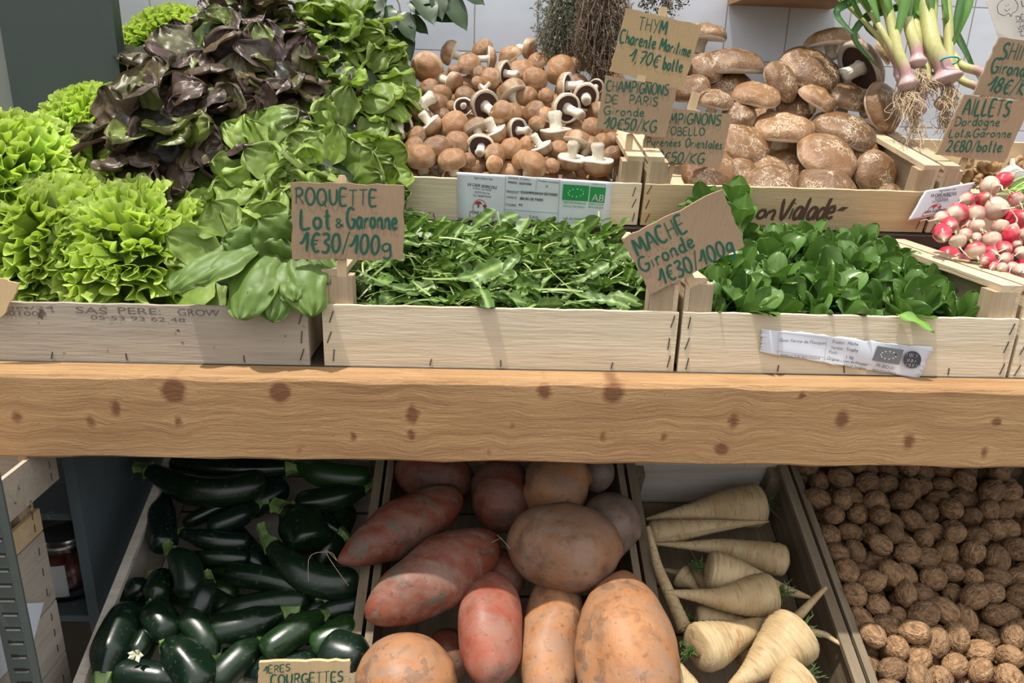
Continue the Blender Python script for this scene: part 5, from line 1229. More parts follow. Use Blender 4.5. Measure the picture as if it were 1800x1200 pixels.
RL = [(1740,328,19,.2,-.1,.9,0,'largest pale radish at the top of the heap'),(1762,318,15,.4,.3,.2,4,'red radish just behind the topmost pale one'),(1752,367,22,0,-.25,1,0,'round white-tipped radish with mud, in the centre'),
(1785,350,14,.1,-.6,.6,3,'pink radish at the right below the greens'),(1714,376,17,-.45,-.6,.55,1,'muddy red and white radish left of the centre one'),(1682,374,18,-.85,-.35,.4,2,'fat half-red radish on the left beside the label'),
(1699,350,13,-.85,-.3,.4,2,'dirty white-tipped radish in the upper left beside the label'),(1655,384,14,-.9,-.2,.4,1,'radish at the far left in front of the label'),(1656,410,16,-.3,-.6,.7,4,'plain red radish lowest at the far left'),
(1684,424,15,-.1,-.8,.5,0,'pale round radish near the crate rail at the left'),(1697,412,12,-.85,-.3,.4,1,'small pink radish above the pale one near the rail'),(1718,398,14,0,-.6,.8,0,'pale radish tucked under the muddy one'),
(1716,418,10,-.6,-.3,.7,1,'tiny pink radish in the middle of the heap'),(1758,399,15,0,-.55,.8,0,'small white radish under the centre one'),(1742,422,18,0,-.7,.6,0,'round pale radish with long double root, right of the middle'),
(1714,441,18,-.1,-.75,.6,3,'round pink-topped radish resting against the rail'),(1776,413,15,.2,.8,.3,4,'long red radish at the right'),(1764,437,14,-.4,-.1,.8,4,'plum red radish under the long one'),
(1735,456,12,-.7,-.2,.5,4,'small red radish low by the rail'),(1768,455,12,-.8,-.1,.5,2,'slim radish low in the heap with pale tip'),(1795,444,12,-.7,-.1,.6,1,'small radish at the right edge, upper'),
(1790,385,18,.2,.1,.8,4,'deep red radish at the right edge'),(1802,412,13,-.2,-.3,.9,3,'radish cut by the right edge'),(1780,470,11,-.7,-.3,.6,1,'tiny radish second lowest at the right'),(1762,470,10,-.7,-.3,.6,3,'tiny radish lowest near the rail'),
(1795,476,14,-.6,-.3,.7,1,'lowest radish at the right edge'),(1748,468,10,-.7,-.2,.6,4,'tiny red radish against the rail at the bottom'),(1668,395,14,-.3,-.2,.8,4,'red radish behind the half-red one'),(1730,350,14,-.2,0,.9,4,'red radish under the topmost pale one'),
(1700,394,13,-.5,-.3,.8,4,'dark red radish deep between the left ones'),(1740,445,14,0,-.2,.9,4,'dark red radish deep near the rail'),(1780,432,14,0,0,1,4,'dark red radish deep at the right'),(1775,380,16,0,0,1,4,'dark red radish deep behind the centre one')]
rA, rB = (0, .70, 1.105), (0, .90, 1.190); T = place_field(RL, rA, rB, 0)
for i, (px, py, r, ax, ay, az, k, lab) in enumerate(RL):
    t = T[i] + (.018 if 'deep' in lab else 0); s = r * t / F * .95; put(RA[k], at_d(px, py, t), zquat(-cv(ax, ay, az), i * 1.9), s, lab, 'radish', 'radishes heaped at the right edge')
rg = random.Random(9)
for k in range(44):
    x, y = .527 + .040 * (k % 7) + rg.uniform(-.008, .008), .665 + .036 * (k // 7) + rg.uniform(-.006, .006); z = 1.062 + .16 * max(0, y - .68) * .8
    put(RA[(0, 3, 4, 1)[k % 4]], (x, y, min(z, 1.135)), zquat(nrm((rg.gauss(0, 1), rg.gauss(0, 1), .3))), .0135, 'radish in the lower layer of the crate, covered by the heap', 'radish', 'radishes heaped at the right edge')
mb = MB(); rg = random.Random(4)
for k in range(46):
    a = at_y(rg.uniform(1745, 1800), rg.uniform(325, 395), rg.uniform(.88, .93)); d = cv(rg.uniform(.3, 1.2), rg.uniform(-.1, .7), rg.uniform(-.2, .3)); mb.add(*tube(spline([a, a + d * .03, a + d * .055 + cv(0, -1, 0) * .008], 8), .0014, 6))
o = mb.obj('radish_greens', plain('radish_green', (.27, .44, .10), .45), smooth=True); tag(o, 'light green radish stalks at the right edge above the radishes', 'greens', kind='stuff')

# ------------------------------------------------------------------ ginger and garlic in the rear right crate
def m_ging():
    n = NT('ginger_skin'); a = n.noise(40, 5, .65); w = n.wave(60, 3, 2, 1); c = n.ramp(a, [(.3, (.22, .12, .055)), (.6, (.44, .28, .14)), (.75, (.55, .40, .24))]); n.bump(n.math('ADD', a, n.math('MULTIPLY', w, .3)), .5, .002); return n.done(c, .65, .3)
M_GIN = m_ging()
GI = [(1700,285,14,'knobbly ginger root at the left of the crate'),(1725,300,17,'long ginger root behind the topmost radish'),(1748,292,13,'smooth round ginger piece right of the long one'),(1700,312,15,'ginger root against the crate post'),(1715,320,12,'small ginger root low by the label'),(1790,290,16,'ginger root at the right edge'),(1770,330,18,'ginger root under the white garlic'),(1740,315,14,'ginger root behind the topmost pale radish')]
for i, (px, py, r, lab) in enumerate(GI):
    t = depth(at_y(px, py, .985 + .012 * (i % 2))); A = at_d(px, py, t); s = r * t / F; rg = random.Random(i + 40); bm = MB()
    bpy_parts = []
    P = [A + cv(rg.uniform(-1, 1), rg.uniform(-.5, .5), rg.uniform(-.4, .4)) * s * .2 * k for k in range(3)]
    ax = cv(rg.uniform(-1, 1), rg.uniform(-.3, .3), .2); S = [A + ax * s * (k / 6 - 1) * 1.0 for k in range(13)]
    V, Fc = tube(S, [s * (.25 + .55 * abs(math.sin(k * .9 + i)) ** .5) * math.sqrt(max(.02, 1 - ((k - 6) / 6.3) ** 2)) for k in range(13)], 18)
    for j, v in enumerate(V): q = S[j // 18]; V[j] = q + (v - q) * (1 + .25 * wob(v + i, 60, i % 7))
    bm.add(V, Fc)
    for k in range(2):
        q = S[3 + 5 * k]; d = cv(rg.uniform(-1, 1), rg.uniform(.2, 1), rg.uniform(0, .6)); bm.add(*tube([q, q + d * s * .5, q + d * s * .95, q + d * s * 1.1], [s * .4, s * .42, s * .33, s * .12], 12))
    o = bm.obj('ginger_root', M_GIN, smooth=True); tag(o, lab, 'ginger', 'ginger roots in the rear right crate')
A = at_y(1778, 308, .955); s = .0145; r = tag(empty('garlic_bulb', A), 'white garlic bulb behind the radishes at the right edge', 'garlic'); prof = [(.02, -.7), (.55, -.72), (.95, -.35), (1.0, .0), (.8, .45), (.45, .75), (.2, 1.0), (.14, 1.5), (.02, 1.55)]; V, Fc, K = lathe(prof, 30)
for v in V: w = math.atan2(v[1], v[0]); d = 1 + .07 * abs(math.sin(w * 4)); v[0] *= d; v[1] *= d
q = np.array(zquat(cv(-.2, .8, .4)).to_matrix()); mo('bulb', (V * s) @ q.T + A, Fc, plain('garlic_white', (.68, .63, .58), .45), r, smooth=True)
# ------------------------------------------------------------------ handwriting (single-stroke letters drawn as ribbons)
_ci = lambda cx, cy, rx, ry, a0, a1, n=10: [(cx + rx * math.cos(math.radians(a0 + (a1 - a0) * k / n)), cy + ry * math.sin(math.radians(a0 + (a1 - a0) * k / n))) for k in range(n + 1)]
GLY = {
'A': (.62, [[(0, 0), (.31, 1), (.62, 0)], [(.1, .36), (.52, .38)]]), 'B': (.55, [[(.05, 0), (.05, 1)], [(.0, .98), (.35, 1), (.45, .8), (.32, .56), (.05, .52)], [(.05, .52), (.4, .5), (.54, .27), (.38, .02), (0, 0)]]),
'C': (.58, [_ci(.34, .5, .32, .5, 50, 310)]), 'D': (.6, [[(.08, 0), (.08, 1)], [(0, 1), (.35, .97), (.58, .7), (.58, .3), (.35, .02), (0, 0)]]),
'E': (.5, [[(.5, 1), (.05, .98), (.05, .02), (.5, 0)], [(.05, .52), (.42, .52)]]), 'G': (.62, [_ci(.34, .5, .32, .5, 50, 300) + [(.58, .2), (.6, .42), (.36, .42)]]),
'H': (.6, [[(.05, 0), (.08, 1)], [(.55, 0), (.55, 1)], [(.06, .5), (.55, .52)]]), 'I': (.16, [[(.08, 0), (.08, 1)]]), 'K': (.58, [[(.06, 0), (.06, 1)], [(.55, 1), (.08, .45), (.56, 0)]]),
'L': (.5, [[(.08, 1), (.05, .02), (.5, .03)]]), 'M': (.72, [[(.02, 0), (.1, 1), (.36, .35), (.62, 1), (.7, 0)]]), 'N': (.62, [[(.04, 0), (.08, 1), (.54, .02), (.58, 1)]]),
'O': (.64, [_ci(.32, .5, .3, .5, 90, 450, 14)]), 'P': (.54, [[(.08, 0), (.08, 1)], [(0, .95), (.36, 1), (.52, .75), (.36, .5), (.08, .46)]]), 'Q': (.68, [_ci(.32, .5, .3, .5, 90, 450, 14), [(.35, .25), (.62, -.1)]]),
'R': (.58, [[(.06, 0), (.1, 1)], [(0, .93), (.36, 1), (.52, .76), (.34, .52), (.08, .5)], [(.25, .5), (.58, 0)]]), 'S': (.52, [[(.5, .88), (.3, 1), (.08, .86), (.1, .62), (.4, .45), (.48, .2), (.25, 0), (.02, .12)]]),
'T': (.56, [[(0, .98), (.56, 1)], [(.28, .98), (.26, 0)]]), 'U': (.58, [[(.04, 1), (.06, .25), (.28, 0), (.5, .25), (.54, 1)]]), 'V': (.56, [[(0, 1), (.28, 0), (.58, 1)]]), 'Y': (.56, [[(.02, 1), (.3, .5)], [(.56, 1), (.2, -.05)]]),
'Z': (.5, [[(.02, .98), (.48, 1), (.02, .02), (.5, 0)]]),
'a': (.46, [[(.42, .5), (.2, .56), (.04, .3), (.14, .02), (.34, .12), (.42, .5), (.4, .1), (.5, .04)]]), 'b': (.42, [[(.05, 1), (.06, .05), (.06, .3), (.25, .52), (.4, .3), (.28, .02), (.07, .08)]]), 'c': (.38, [_ci(.22, .27, .2, .27, 50, 310)]),
'd': (.46, [[(.4, .42), (.2, .54), (.04, .28), (.16, .02), (.36, .14), (.42, 1), (.4, .1), (.48, .03)]]), 'e': (.42, [[(.04, .26), (.34, .32), (.3, .52), (.12, .5), (.04, .24), (.16, .0), (.42, .1)]]), 'f': (.3, [[(.3, .95), (.16, .9), (.14, 0)], [(.02, .55), (.3, .56)]]),
'g': (.46, [[(.42, .5), (.2, .56), (.04, .32), (.16, .08), (.36, .2), (.42, .52), (.4, -.25), (.2, -.42), (.05, -.3)]]), 'h': (.44, [[(.06, 1), (.05, 0)], [(.06, .3), (.25, .54), (.38, .38), (.4, 0)]]), 'i': (.16, [[(.08, .52), (.08, .02)], [(.07, .74), (.1, .78)]]),
'k': (.4, [[(.06, 1), (.05, 0)], [(.36, .55), (.08, .22), (.4, 0)]]), 'l': (.2, [[(.08, 1), (.07, .12), (.18, .02)]]), 'm': (.68, [[(.04, .54), (.05, 0)], [(.05, .35), (.2, .54), (.3, .4), (.31, 0)], [(.31, .35), (.46, .54), (.58, .4), (.6, 0)]]),
'n': (.44, [[(.04, .54), (.05, 0)], [(.05, .33), (.22, .54), (.36, .42), (.38, .02), (.46, .03)]]), 'o': (.42, [_ci(.21, .27, .18, .27, 90, 450, 12)]), 'p': (.42, [[(.05, .54), (.05, -.4)], [(.05, .4), (.24, .54), (.38, .3), (.24, .03), (.06, .1)]]),
'r': (.34, [[(.05, .54), (.05, 0)], [(.05, .3), (.18, .52), (.34, .48)]]), 's': (.34, [[(.32, .46), (.16, .54), (.06, .4), (.28, .2), (.2, .0), (.02, .08)]]), 't': (.32, [[(.14, .95), (.13, .1), (.26, .02)], [(0, .62), (.3, .64)]]),
'u': (.44, [[(.04, .52), (.06, .1), (.22, 0), (.38, .2), (.38, .52), (.4, .02)]]), 'v': (.4, [[(.02, .52), (.2, 0), (.4, .54)]]), 'y': (.44, [[(.04, .52), (.08, .15), (.26, .1), (.38, .5)], [(.4, .54), (.34, -.3), (.1, -.4)]]), 'é': (.42, [[(.04, .26), (.34, .32), (.3, .52), (.12, .5), (.04, .24), (.16, .0), (.42, .1)], [(.2, .66), (.34, .84)]]), 'É': (.5, [[(.5, 1), (.05, .98), (.05, .02), (.5, 0)], [(.05, .52), (.42, .52)], [(.2, 1.1), (.4, 1.28)]]),
'z': (.4, [[(0, .5), (.36, .52), (.02, .02), (.4, .02)]]), '&': (.5, [[(.5, .05), (.1, .6), (.2, .8), (.34, .62), (.05, .2), (.2, .0), (.5, .35)]]),
'0': (.5, [_ci(.25, .5, .22, .5, 90, 450, 14)]), '1': (.42, [[(-.08, .42), (.1, .5), (.36, 1), (.34, 0)]]), '2': (.5, [[(.04, .82), (.25, 1), (.44, .8), (.35, .45), (.04, .02), (.12, .1), (.5, .02)]]), '3': (.46, [[(.05, .92), (.3, 1), (.42, .78), (.18, .54), (.44, .35), (.32, .02), (.02, .06)]]),
'5': (.48, [[(.46, 1), (.1, .97), (.08, .58), (.36, .6), (.46, .3), (.28, .02), (.0, .08)]]), '6': (.46, [[(.4, .95), (.12, .55), (.08, .2), (.28, .0), (.42, .22), (.28, .42), (.08, .28)]]), '7': (.46, [[(.0, .95), (.44, 1), (.18, 0)], [(.08, .5), (.4, .52)]]), '8': (.46, [_ci(.23, .75, .16, .23, 270, -90, 12), _ci(.23, .26, .2, .26, 90, 450, 12)]),
'9': (.46, [[(.4, .8), (.24, 1), (.06, .8), (.2, .55), (.4, .72), (.34, 0)]]), '€': (.5, [_ci(.36, .48, .26, .46, 55, 305), [(0, .58), (.42, .6)], [(0, .4), (.38, .42)]]), '/': (.34, [[(.02, -.08), (.36, 1.1)]]), ',': (.16, [[(.1, .1), (.02, -.15)]]), '.': (.14, [[(.06, .02), (.09, .04)]]), ':': (.16, [[(.06, .08), (.08, .1)], [(.06, .42), (.08, .44)]]), ' ': (.32, [])}
def ribbon(P, w, T, closed=False):
    """P: 2-D polyline; T maps (x, y, h) -> world. returns verts, faces"""
    V = []; Fc = []; n = len(P); P = [np.array(p, float) for p in P]
    for i in range(n):
        t = P[min(i + 1, n - 1)] - P[max(i - 1, 0)]; t = t / (np.linalg.norm(t) + 1e-9); s = np.array([-t[1], t[0]])
        ww = w * (.5 if i in (0, n - 1) else 1) * .5
        V += [T(*(P[i] + s * ww), .0), T(*(P[i] - s * ww), .0)]
    for i in range(n - 1): Fc.append((2 * i + 1, 2 * i + 3, 2 * i + 2, 2 * i))
    return V, Fc
def smooth2(P, k=5):
    if len(P) < 3: return P
    return [tuple(p[:2]) for p in spline([(x, y, 0) for x, y in P], (len(P) - 1) * k + 1)]
def write(mb, text, A, B, hpx, T0, stroke=.12, slant=.0, seed=0, gap=.14):
    """text from baseline start A to end B (both points on a flat surface), letter height h; T0(p, n_off)"""
    rg = random.Random(seed + len(text)); tot = sum(GLY[c][0] + gap for c in text) - gap
    A, B = np.array(A), np.array(B); L = np.linalg.norm(B - A); ex = (B - A) / L; sx = L / tot; x = 0; nz = nrm(np.cross(ex, T0(A, ex, 0, 1) - T0(A, ex, 0, 0))); nz = nz if nz[1] < 0 else -nz
    for c in text:
        cnt = 0; w, st = GLY[c]; dy = rg.uniform(-.03, .03); sc_ = rg.uniform(.95, 1.05)
        for S in st:
            P = smooth2([((x + px + slant * py) * sx, (py * sc_ + dy) * hpx) for px, py in S]) 
            V, Fc = ribbon(P, stroke * hpx, lambda a, b, o: T0(A, ex, a, b)); V = [v + nz * (cnt + k) * 1.2e-6 for k, v in enumerate(V)]; cnt += len(V); mb.add(V, Fc)
        x += w + gap
def card_mat(name, c):
    n = NT(name).shift(5); a = n.noise(8, 4, .6); f = n.noise(1, 3, .6, 0, n.mapping((500, 500, 60))); c1 = n.mix(n.rng(a, .4, .7, 0, .5), c, tuple(k * .78 for k in c)); c1 = n.mix(n.rng(f, .45, .7, 0, .4), c1, tuple(k * .8 for k in c))
    n.bump(n.math('ADD', n.math('MULTIPLY', a, 2.2), f), .3, .0015); return n.done(c1, .8, .2)
M_CARD = card_mat('brown_cardboard', (.34, .235, .15)); M_CARD2 = card_mat('light_cardboard', (.42, .30, .165)); M_CARD3 = card_mat('pale_cardboard', (.56, .40, .22)); M_EDGE = plain('cardboard_edge', (.42, .30, .19), .9)
M_STICK = wood_mat('sign_stick', (.62, .47, .29), (.50, .36, .20), 'Z')
def sheet(quad, th, n=12, rag=.0008, bow=0.0, seed=0):
    """bilinear card with ragged edges, returns closed slab; quad = TL, TR, BR, BL"""
    TL, TR, BR, BL = [np.array(q) for q in quad]; nn = nrm(np.cross(BL - TL, TR - TL)); 
    if nn[1] > 0: nn = -nn
    V = []; rg = random.Random(seed)
    for s in (0, 1):
        rg = random.Random(seed)
        for i in range(n + 1):
            for j in range(n + 1):
                u, v = j / n, i / n; p = (TL * (1 - u) + TR * u) * (1 - v) + (BL * (1 - u) + BR * u) * v
                o = bow * (4 * (u - .5) ** 2 - 1); r1, r2 = rg.uniform(-1, 1) * rag, rg.uniform(-1, 1) * rag
                if j in (0, n): p = p + nrm(TR - TL) * r1
                if i in (0, n): p = p + nrm(BL - TL) * r2
                V.append(p - nn * (s * th - o))
    m = n + 1; Fc = []; N = m * m
    for i in range(n):
        for j in range(n): a = i * m + j; Fc.append((a, a + m, a + m + 1, a + 1)); Fc.append((N + a, N + a + 1, N + a + m + 1, N + a + m))
    rim = [j for j in range(m)] + [i * m + n for i in range(1, m)] + [n * m + j for j in range(n - 1, -1, -1)] + [i * m for i in range(n - 1, 0, -1)]
    for k in range(len(rim)): a, b = rim[k], rim[(k + 1) % len(rim)]; Fc.append((a, b, N + b, N + a))
    return V, Fc, nn
def sign(quad_px, y, lines, label, mat, stick=None, ink=None, th=.0028, lean=(0, 0), seed=0, cat='sign', stroke=.135, tape=None, peg=None):
    """card at distance y (corner distances may lean); lines = (text, (x0,y0), (x1,y1), height px, slant)"""
    ys = [y + lean[0] * k + lean[1] * l for k, l in ((0, 0), (1, 0), (1, 1), (0, 1))]; Q = [at_y(*q, yy) for q, yy in zip(quad_px, ys)]
    Q[2] = Q[1] + Q[3] - Q[0] if False else Q[2]
    V, Fc, nn = sheet(Q, th, seed=seed); root = tag(empty('price_sign', (Q[2] + Q[3]) / 2), label, cat, 'cardboard price signs'); mo('card', V, Fc, mat, root)
    mb = MB(); off = nn * .0005; c0 = Q[0]; up = None
    def T0(A, ex, a, b):
        ey = np.cross(nn, ex) ; ey = ey if ey[2] > 0 else -ey
        return A + ex * a + ey * b + off
    for (tx, a, b, h, sl) in lines:
        A = at_pl(*a, c0, nn); B = at_pl(*b, c0, nn); write(mb, tx, A, B, h * depth(A) / F, T0, slant=sl, seed=seed, stroke=stroke)
    mb.obj('handwriting', ink or M_INK, root)
    if stick:
        for (a, b, w, yy) in stick:
            A, B = at_y(*a, yy if not hasattr(yy, '__len__') else yy[0]), at_y(*b, yy if not hasattr(yy, '__len__') else yy[1]); d = nrm(B - A); s = nrm(np.cross(d, (0, 1, 0))); wd = w * depth(A) / F / 2; f = np.cross(d, s) * .0012
            P = []
            for t_, k in ((0, .55), (.02, .9), (.05, 1), (1, 1)): q = A + (B - A) * t_; P += [q - s * wd * k - f, q + s * wd * k - f, q + s * wd * k + f, q - s * wd * k + f]
            Fk = [(0, 1, 2, 3), (15, 14, 13, 12)] + [(4 * i + k, 4 * i + 4 + k, 4 * i + 4 + (k + 1) % 4, 4 * i + (k + 1) % 4) for i in range(3) for k in range(4)]
            mo('stick', P, Fk, M_STICK, root)
    return root, Q, nn
Y_CARD = .640
sign([(512,320),(711,326),(708,457),(514,456)], .636, [('ROQUETTE', (519,358), (662,362), 28, .04), ('Lot', (528,401), (582,401), 36, .05), ('&', (590,400), (604,400), 18, .0), ('Garonne', (610,400), (698,402), 34, .05), ('1€30/100', (529,441), (666,447), 34, .08), ('g', (671,444), (688,444), 26, .0)],
     'cardboard price sign reading ROQUETTE, between the lettuces and the rocket leaves', M_CARD, [((601, 308), (601, 556), 17, .6415)], seed=1)
sign([(1094,420),(1270,332),(1310,432),(1144,517)], .634, [('MACHE', (1122,450), (1208,404), 32, .0), ('Gironde', (1129,479), (1222,432), 27, .0), ('1€30/100g', (1163,502), (1291,441), 29, .06)],
     "tilted cardboard price sign reading MACHE, over the lamb's lettuce", M_CARD, [((1190, 440), (1247, 562), 14, (.638, .644))], seed=2)
sign([(1101,14),(1234,45),(1200,160),(1072,124)], 1.02, [('THYM', (1121,52), (1170,61), 22, .0), ('Charente', (1088,75), (1151,86), 22, .0), ('Maritime', (1158,88), (1212,100), 20, .05), ('1,70€', (1105,107), (1155,119), 21, .1), ('botte', (1164,121), (1198,127), 21, .0)],
     'cardboard price sign reading THYM, uppermost of the stacked signs', M_CARD2, [((1166, 12), (1160, 60), 15, 1.026), ((1143, 110), (1128, 300), 13, 1.027)], seed=3)
sign([(1065,133),(1190,155),(1171,243),(1047,224)], .905, [('CHAMPIGNONS', (1065,160), (1174,168), 18, .02), ('DE', (1063,180), (1085,182), 13, .0), ('PARIS', (1105,182), (1155,187), 15, .0), ('Gironde', (1061,201), (1132,204), 14, .02), ('10€50/KG', (1061,225), (1152,232), 19, .12)],
     'cardboard price sign reading CHAMPIGNONS DE PARIS, left of the portobello sign', M_CARD, [((1128, 132), (1126, 146), 14, .9085), ((1108, 235), (1100, 300), 12, .912)], seed=4)
sign([(1143,186),(1287,202),(1265,297),(1126,277)], .925, [('CHAMPIGNONS', (1139,216), (1266,220), 18, .05), ('PORTOBELLO', (1136,236), (1238,238), 13, .0), ('Pyrénées', (1136,256), (1196,257), 14, .0), ('Orientales', (1204,258), (1268,262), 15, .05), ('10€50/KG', (1143,283), (1236,288), 18, .12)],
     'cardboard price sign reading PORTOBELLO, in front of the portobello mushrooms', M_CARD, [((1224, 162), (1213, 200), 15, .929), ((1184, 284), (1172, 325), 9, .932)], seed=5)
sign([(1757,65),(1862,78),(1822,180),(1711,166)], .93, [('SHIITAKE', (1757,103), (1850,112), 26, .1), ('Gironde', (1740,127), (1810,136), 24, .0), ('18€/KG', (1733,160), (1815,170), 25, .2)],
     'cardboard price sign reading SHI at the right edge, above the young garlic sign', M_CARD, None, seed=6)
sign([(1696,167),(1815,180),(1766,285),(1645,272)], .905, [('AILLETS', (1691,201), (1772,204), 26, .1), ('Dordogne', (1677,221), (1756,221), 15, .05), ('Lot', (1667,241), (1692,241), 14, .1), ('&', (1694,241), (1706,241), 11, .1), ('Garonne', (1709,241), (1776,241), 14, .1), ('2€80/botte.', (1662,266), (1764,267), 19, .1)],
     'cardboard price sign reading AILLETS, below the young garlic', M_CARD, [((1697, 277), (1675, 330), 12, .912)], seed=7)
sign([(456,1163),(616,1161),(612,1235),(448,1235)], .513, [('1ERES', (464,1183), (510,1178), 15, .2), ('COURGETTES', (476,1203), (603,1197), 22, .15)],
     'pale cardboard price sign reading COURGETTES at the bottom edge', M_CARD3, None, seed=8)
sign([(-30,478),(38,497),(5,558),(-60,560)], .628, [], 'blank corner of a cardboard sign at the left edge on the grey crate', M_CARD3, None, seed=9) if False else None
V, Fc, nn = sheet([at_y(-40, 480, .622), at_y(36, 498, .622), at_y(5, 556, .620), at_y(-50, 560, .620)], .002, seed=9)
o = mo('price_sign', V, Fc, M_CARD3); tag(o, 'corner of a pale cardboard sign at the left edge, before the grey crate', 'sign', 'cardboard price signs')
# white handwritten paper at the top right
M_PAPER = plain('off_white_paper', (.62, .58, .53), .7); M_BLACK = plain('black_pen', (.02, .018, .016), .6)
Q = [at_y(1733, 2, 1.0), at_y(1850, -40, 1.0), at_y(1880, 80, 1.0), at_y(1762, 86, 1.0)]; V, Fc, nn = sheet(Q, .0004, seed=11, rag=.0002, bow=.003)
r = tag(empty('paper_note', (Q[2] + Q[3]) / 2), 'white handwritten paper with a small smiling doodle at the top right corner', 'note'); mo('paper', V, Fc, M_PAPER, r)
mb = MB(); off = nn * .0034
def T9(A, ex, a, b):
    ey = np.cross(nn, ex); ey = ey if ey[2] > 0 else -ey
    return A + ex * a + ey * b + off
for tx, a, b, h in (('LE', (1794,13), (1812,3), 11), ('. DÉCOUPEZ', (1775,43), (1845,15), 9), ('. DANS', (1779,52), (1830,32), 8), ('SUR', (1787,57), (1812,47), 8), ('CARTON', (1791,65), (1830,52), 8)):
    write(mb, tx, at_pl(*a, Q[0], nn), at_pl(*b, Q[0], nn), h * depth(Q[0]) / F, T9, stroke=.13)
ol = [(1752,24),(1750,12),(1756,3),(1768,-2),(1780,0),(1786,10),(1783,20),(1776,24),(1774,30),(1770,24),(1762,28),(1752,24)]
for P in (ol, [(1763,17),(1766,20),(1770,18),(1772,15)], [(1765,10),(1765.5,12)], [(1769,8),(1769.5,10)]):
    W3 = [at_pl(*p, Q[0], nn) + off for p in smooth2(P, 4)]; mb.add(*tube(W3, .0004, 4))
mb.obj('handwriting', M_BLACK, r)

# ------------------------------------------------------------------ printed lettering
def glyph_mesh(text):
    c = bpy.data.curves.new('t', 'FONT'); c.body = text; c.size = 1; c.resolution_u = 3; o = bpy.data.objects.new('t', c); COL.objects.link(o); dg = bpy.context.evaluated_depsgraph_get()
    me = bpy.data.meshes.new_from_object(o.evaluated_get(dg)); V = [tuple(v.co) for v in me.vertices]; Fc = [tuple(p.vertices) for p in me.polygons]
    bpy.data.objects.remove(o); bpy.data.curves.remove(c); bpy.data.meshes.remove(me); return V, Fc
def printed(mb, text, a, b, hpx, P0, nn, off=.0004, bold=False, up=None):
    """text along pixel points a->b, cap height in px, on the plane (P0, nn)"""
    A, B = at_pl(*a, P0, nn), at_pl(*b, P0, nn); V, Fc = glyph_mesh(text); xs = [v[0] for v in V]; x0, x1 = min(xs), max(xs); L = np.linalg.norm(B - A); ex = (B - A) / L
    ey = np.cross(nn, ex); ey = ey if ey[2] > 0 else -ey; sx = L / (x1 - x0); sy = hpx * depth(A) / F / .70; P = [A + ex * (v[0] - x0) * sx + ey * v[1] * sy + np.array(nn) * off for v in V]; mb.add(P, Fc)
    if bold: mb.add([p + ex * .00018 for p in P], Fc)
NF = np.array([0, -1.0, 0])
# stamped on the grey crate
M_STAMP = plain('faded_stamp_ink', (.13, .115, .105), .9); M_BRN = plain('brown_print', (.085, .045, .03), .8)
P0 = np.array([0, YF, 1.0]); mb = MB()
for tx, a, b, h in (('/oct/24', (0,544), (95,544), 7), ('001002', (2,554), (82,555), 8), ('SAS', (134,550), (189,552), 12), ('PERE:', (208,551), (283,553), 12), ('GROW', (313,554), (386,556), 12), ('05 53 93 62 48', (160,561), (326,566), 8)):
    printed(mb, tx, a, b, h, P0, NF, .0003)
o = mb.obj('stamped_lettering', M_STAMP, crate_left)
def fix_child(o, par):                      # world-built child under a tilted or plain root
    o.parent = par; o.matrix_parent_inverse = (Matrix.Translation(par.location) @ par.rotation_euler.to_matrix().to_4x4()).inverted() @ Matrix.Translation(par.location)
# brown script lettering on the portobello crate (plane of its leaning front board)
n2 = np.array([0, -math.cos(TILT), -math.sin(TILT)]); Pp = np.array([0, Y2, Z2]); off2 = n2 * .0004; mb = MB()
def T2(A, ex, a, b):
    ey = np.cross(n2, ex); ey = ey if ey[2] > 0 else -ey
    return A + ex * a + ey * b + off2
write(mb, 'Maison', at_pl(1262, 380, Pp, n2), at_pl(1359, 384, Pp, n2), 27 * .96 / F * .97, T2, stroke=.19, slant=.22, gap=.05)
write(mb, 'Vialade', at_pl(1364, 386, Pp, n2), at_pl(1462, 384, Pp, n2), 38 * .96 / F, T2, stroke=.15, slant=.25, gap=.05)
for c0, dx, dy in (((1470, 370), 22, -6), ((1466, 366), 3, -8)):
    A = at_pl(*c0, Pp, n2); B = at_pl(c0[0] + dx, c0[1] + dy, Pp, n2); s = nrm(np.cross(B - A, n2)) * np.linalg.norm(B - A) * .2; mb.add([A + off2, (A + B) / 2 + s + off2, B + off2, (A + B) / 2 - s + off2], [(0, 1, 2, 3)])
printed(mb, 'CHAMPIGNON', (1268,400), (1375,402), 7, Pp, n2); printed(mb, 'NATURE', (1382,402), (1421,403), 7, Pp, n2)
o = mb.obj('brown_lettering', M_BRN, None, origin=tuple(crate_po.location)); fix_child(o, crate_po); o.location = (0, 0, 0)
# paper labels
M_LAB = painted('label_paper', (.66, .69, .76), .35); M_GRN = plain('label_green', (.015, .27, .075), .45); M_GRY = plain('label_grey', (.15, .16, .17), .5); M_TXT = plain('label_text', (.05, .05, .07), .6); M_LRED = plain('label_red', (.45, .03, .025), .5); M_LWH = plain('label_white', (.72, .74, .78), .5); M_LINE = plain('label_line', (.28, .30, .36), .6)
def paper(quad_px, P0, nn, label, th=.0004, wav=.0012, rag=.0003, seed=0, lift=.0006, name='paper_label', n=16):
    Q = [at_pl(*q, np.array(P0) + np.array(nn) * lift, nn) for q in quad_px]; V, Fc, n_ = sheet(Q, th, n=n, rag=rag, seed=seed)
    V = [v + np.array(nn) * (wav * (.5 + .5 * wob(v, 38, seed % 7))) for v in V]; r = tag(empty(name, (Q[2] + Q[3]) / 2), label, 'label', 'printed paper labels on the crates'); mo('paper', V, Fc, M_LAB, r, smooth=True); return r
def shape_px(mb, pts, P0, nn, off): mb.add([at_pl(*p, P0, nn) + np.array(nn) * off for p in pts], [tuple(range(len(pts)))])
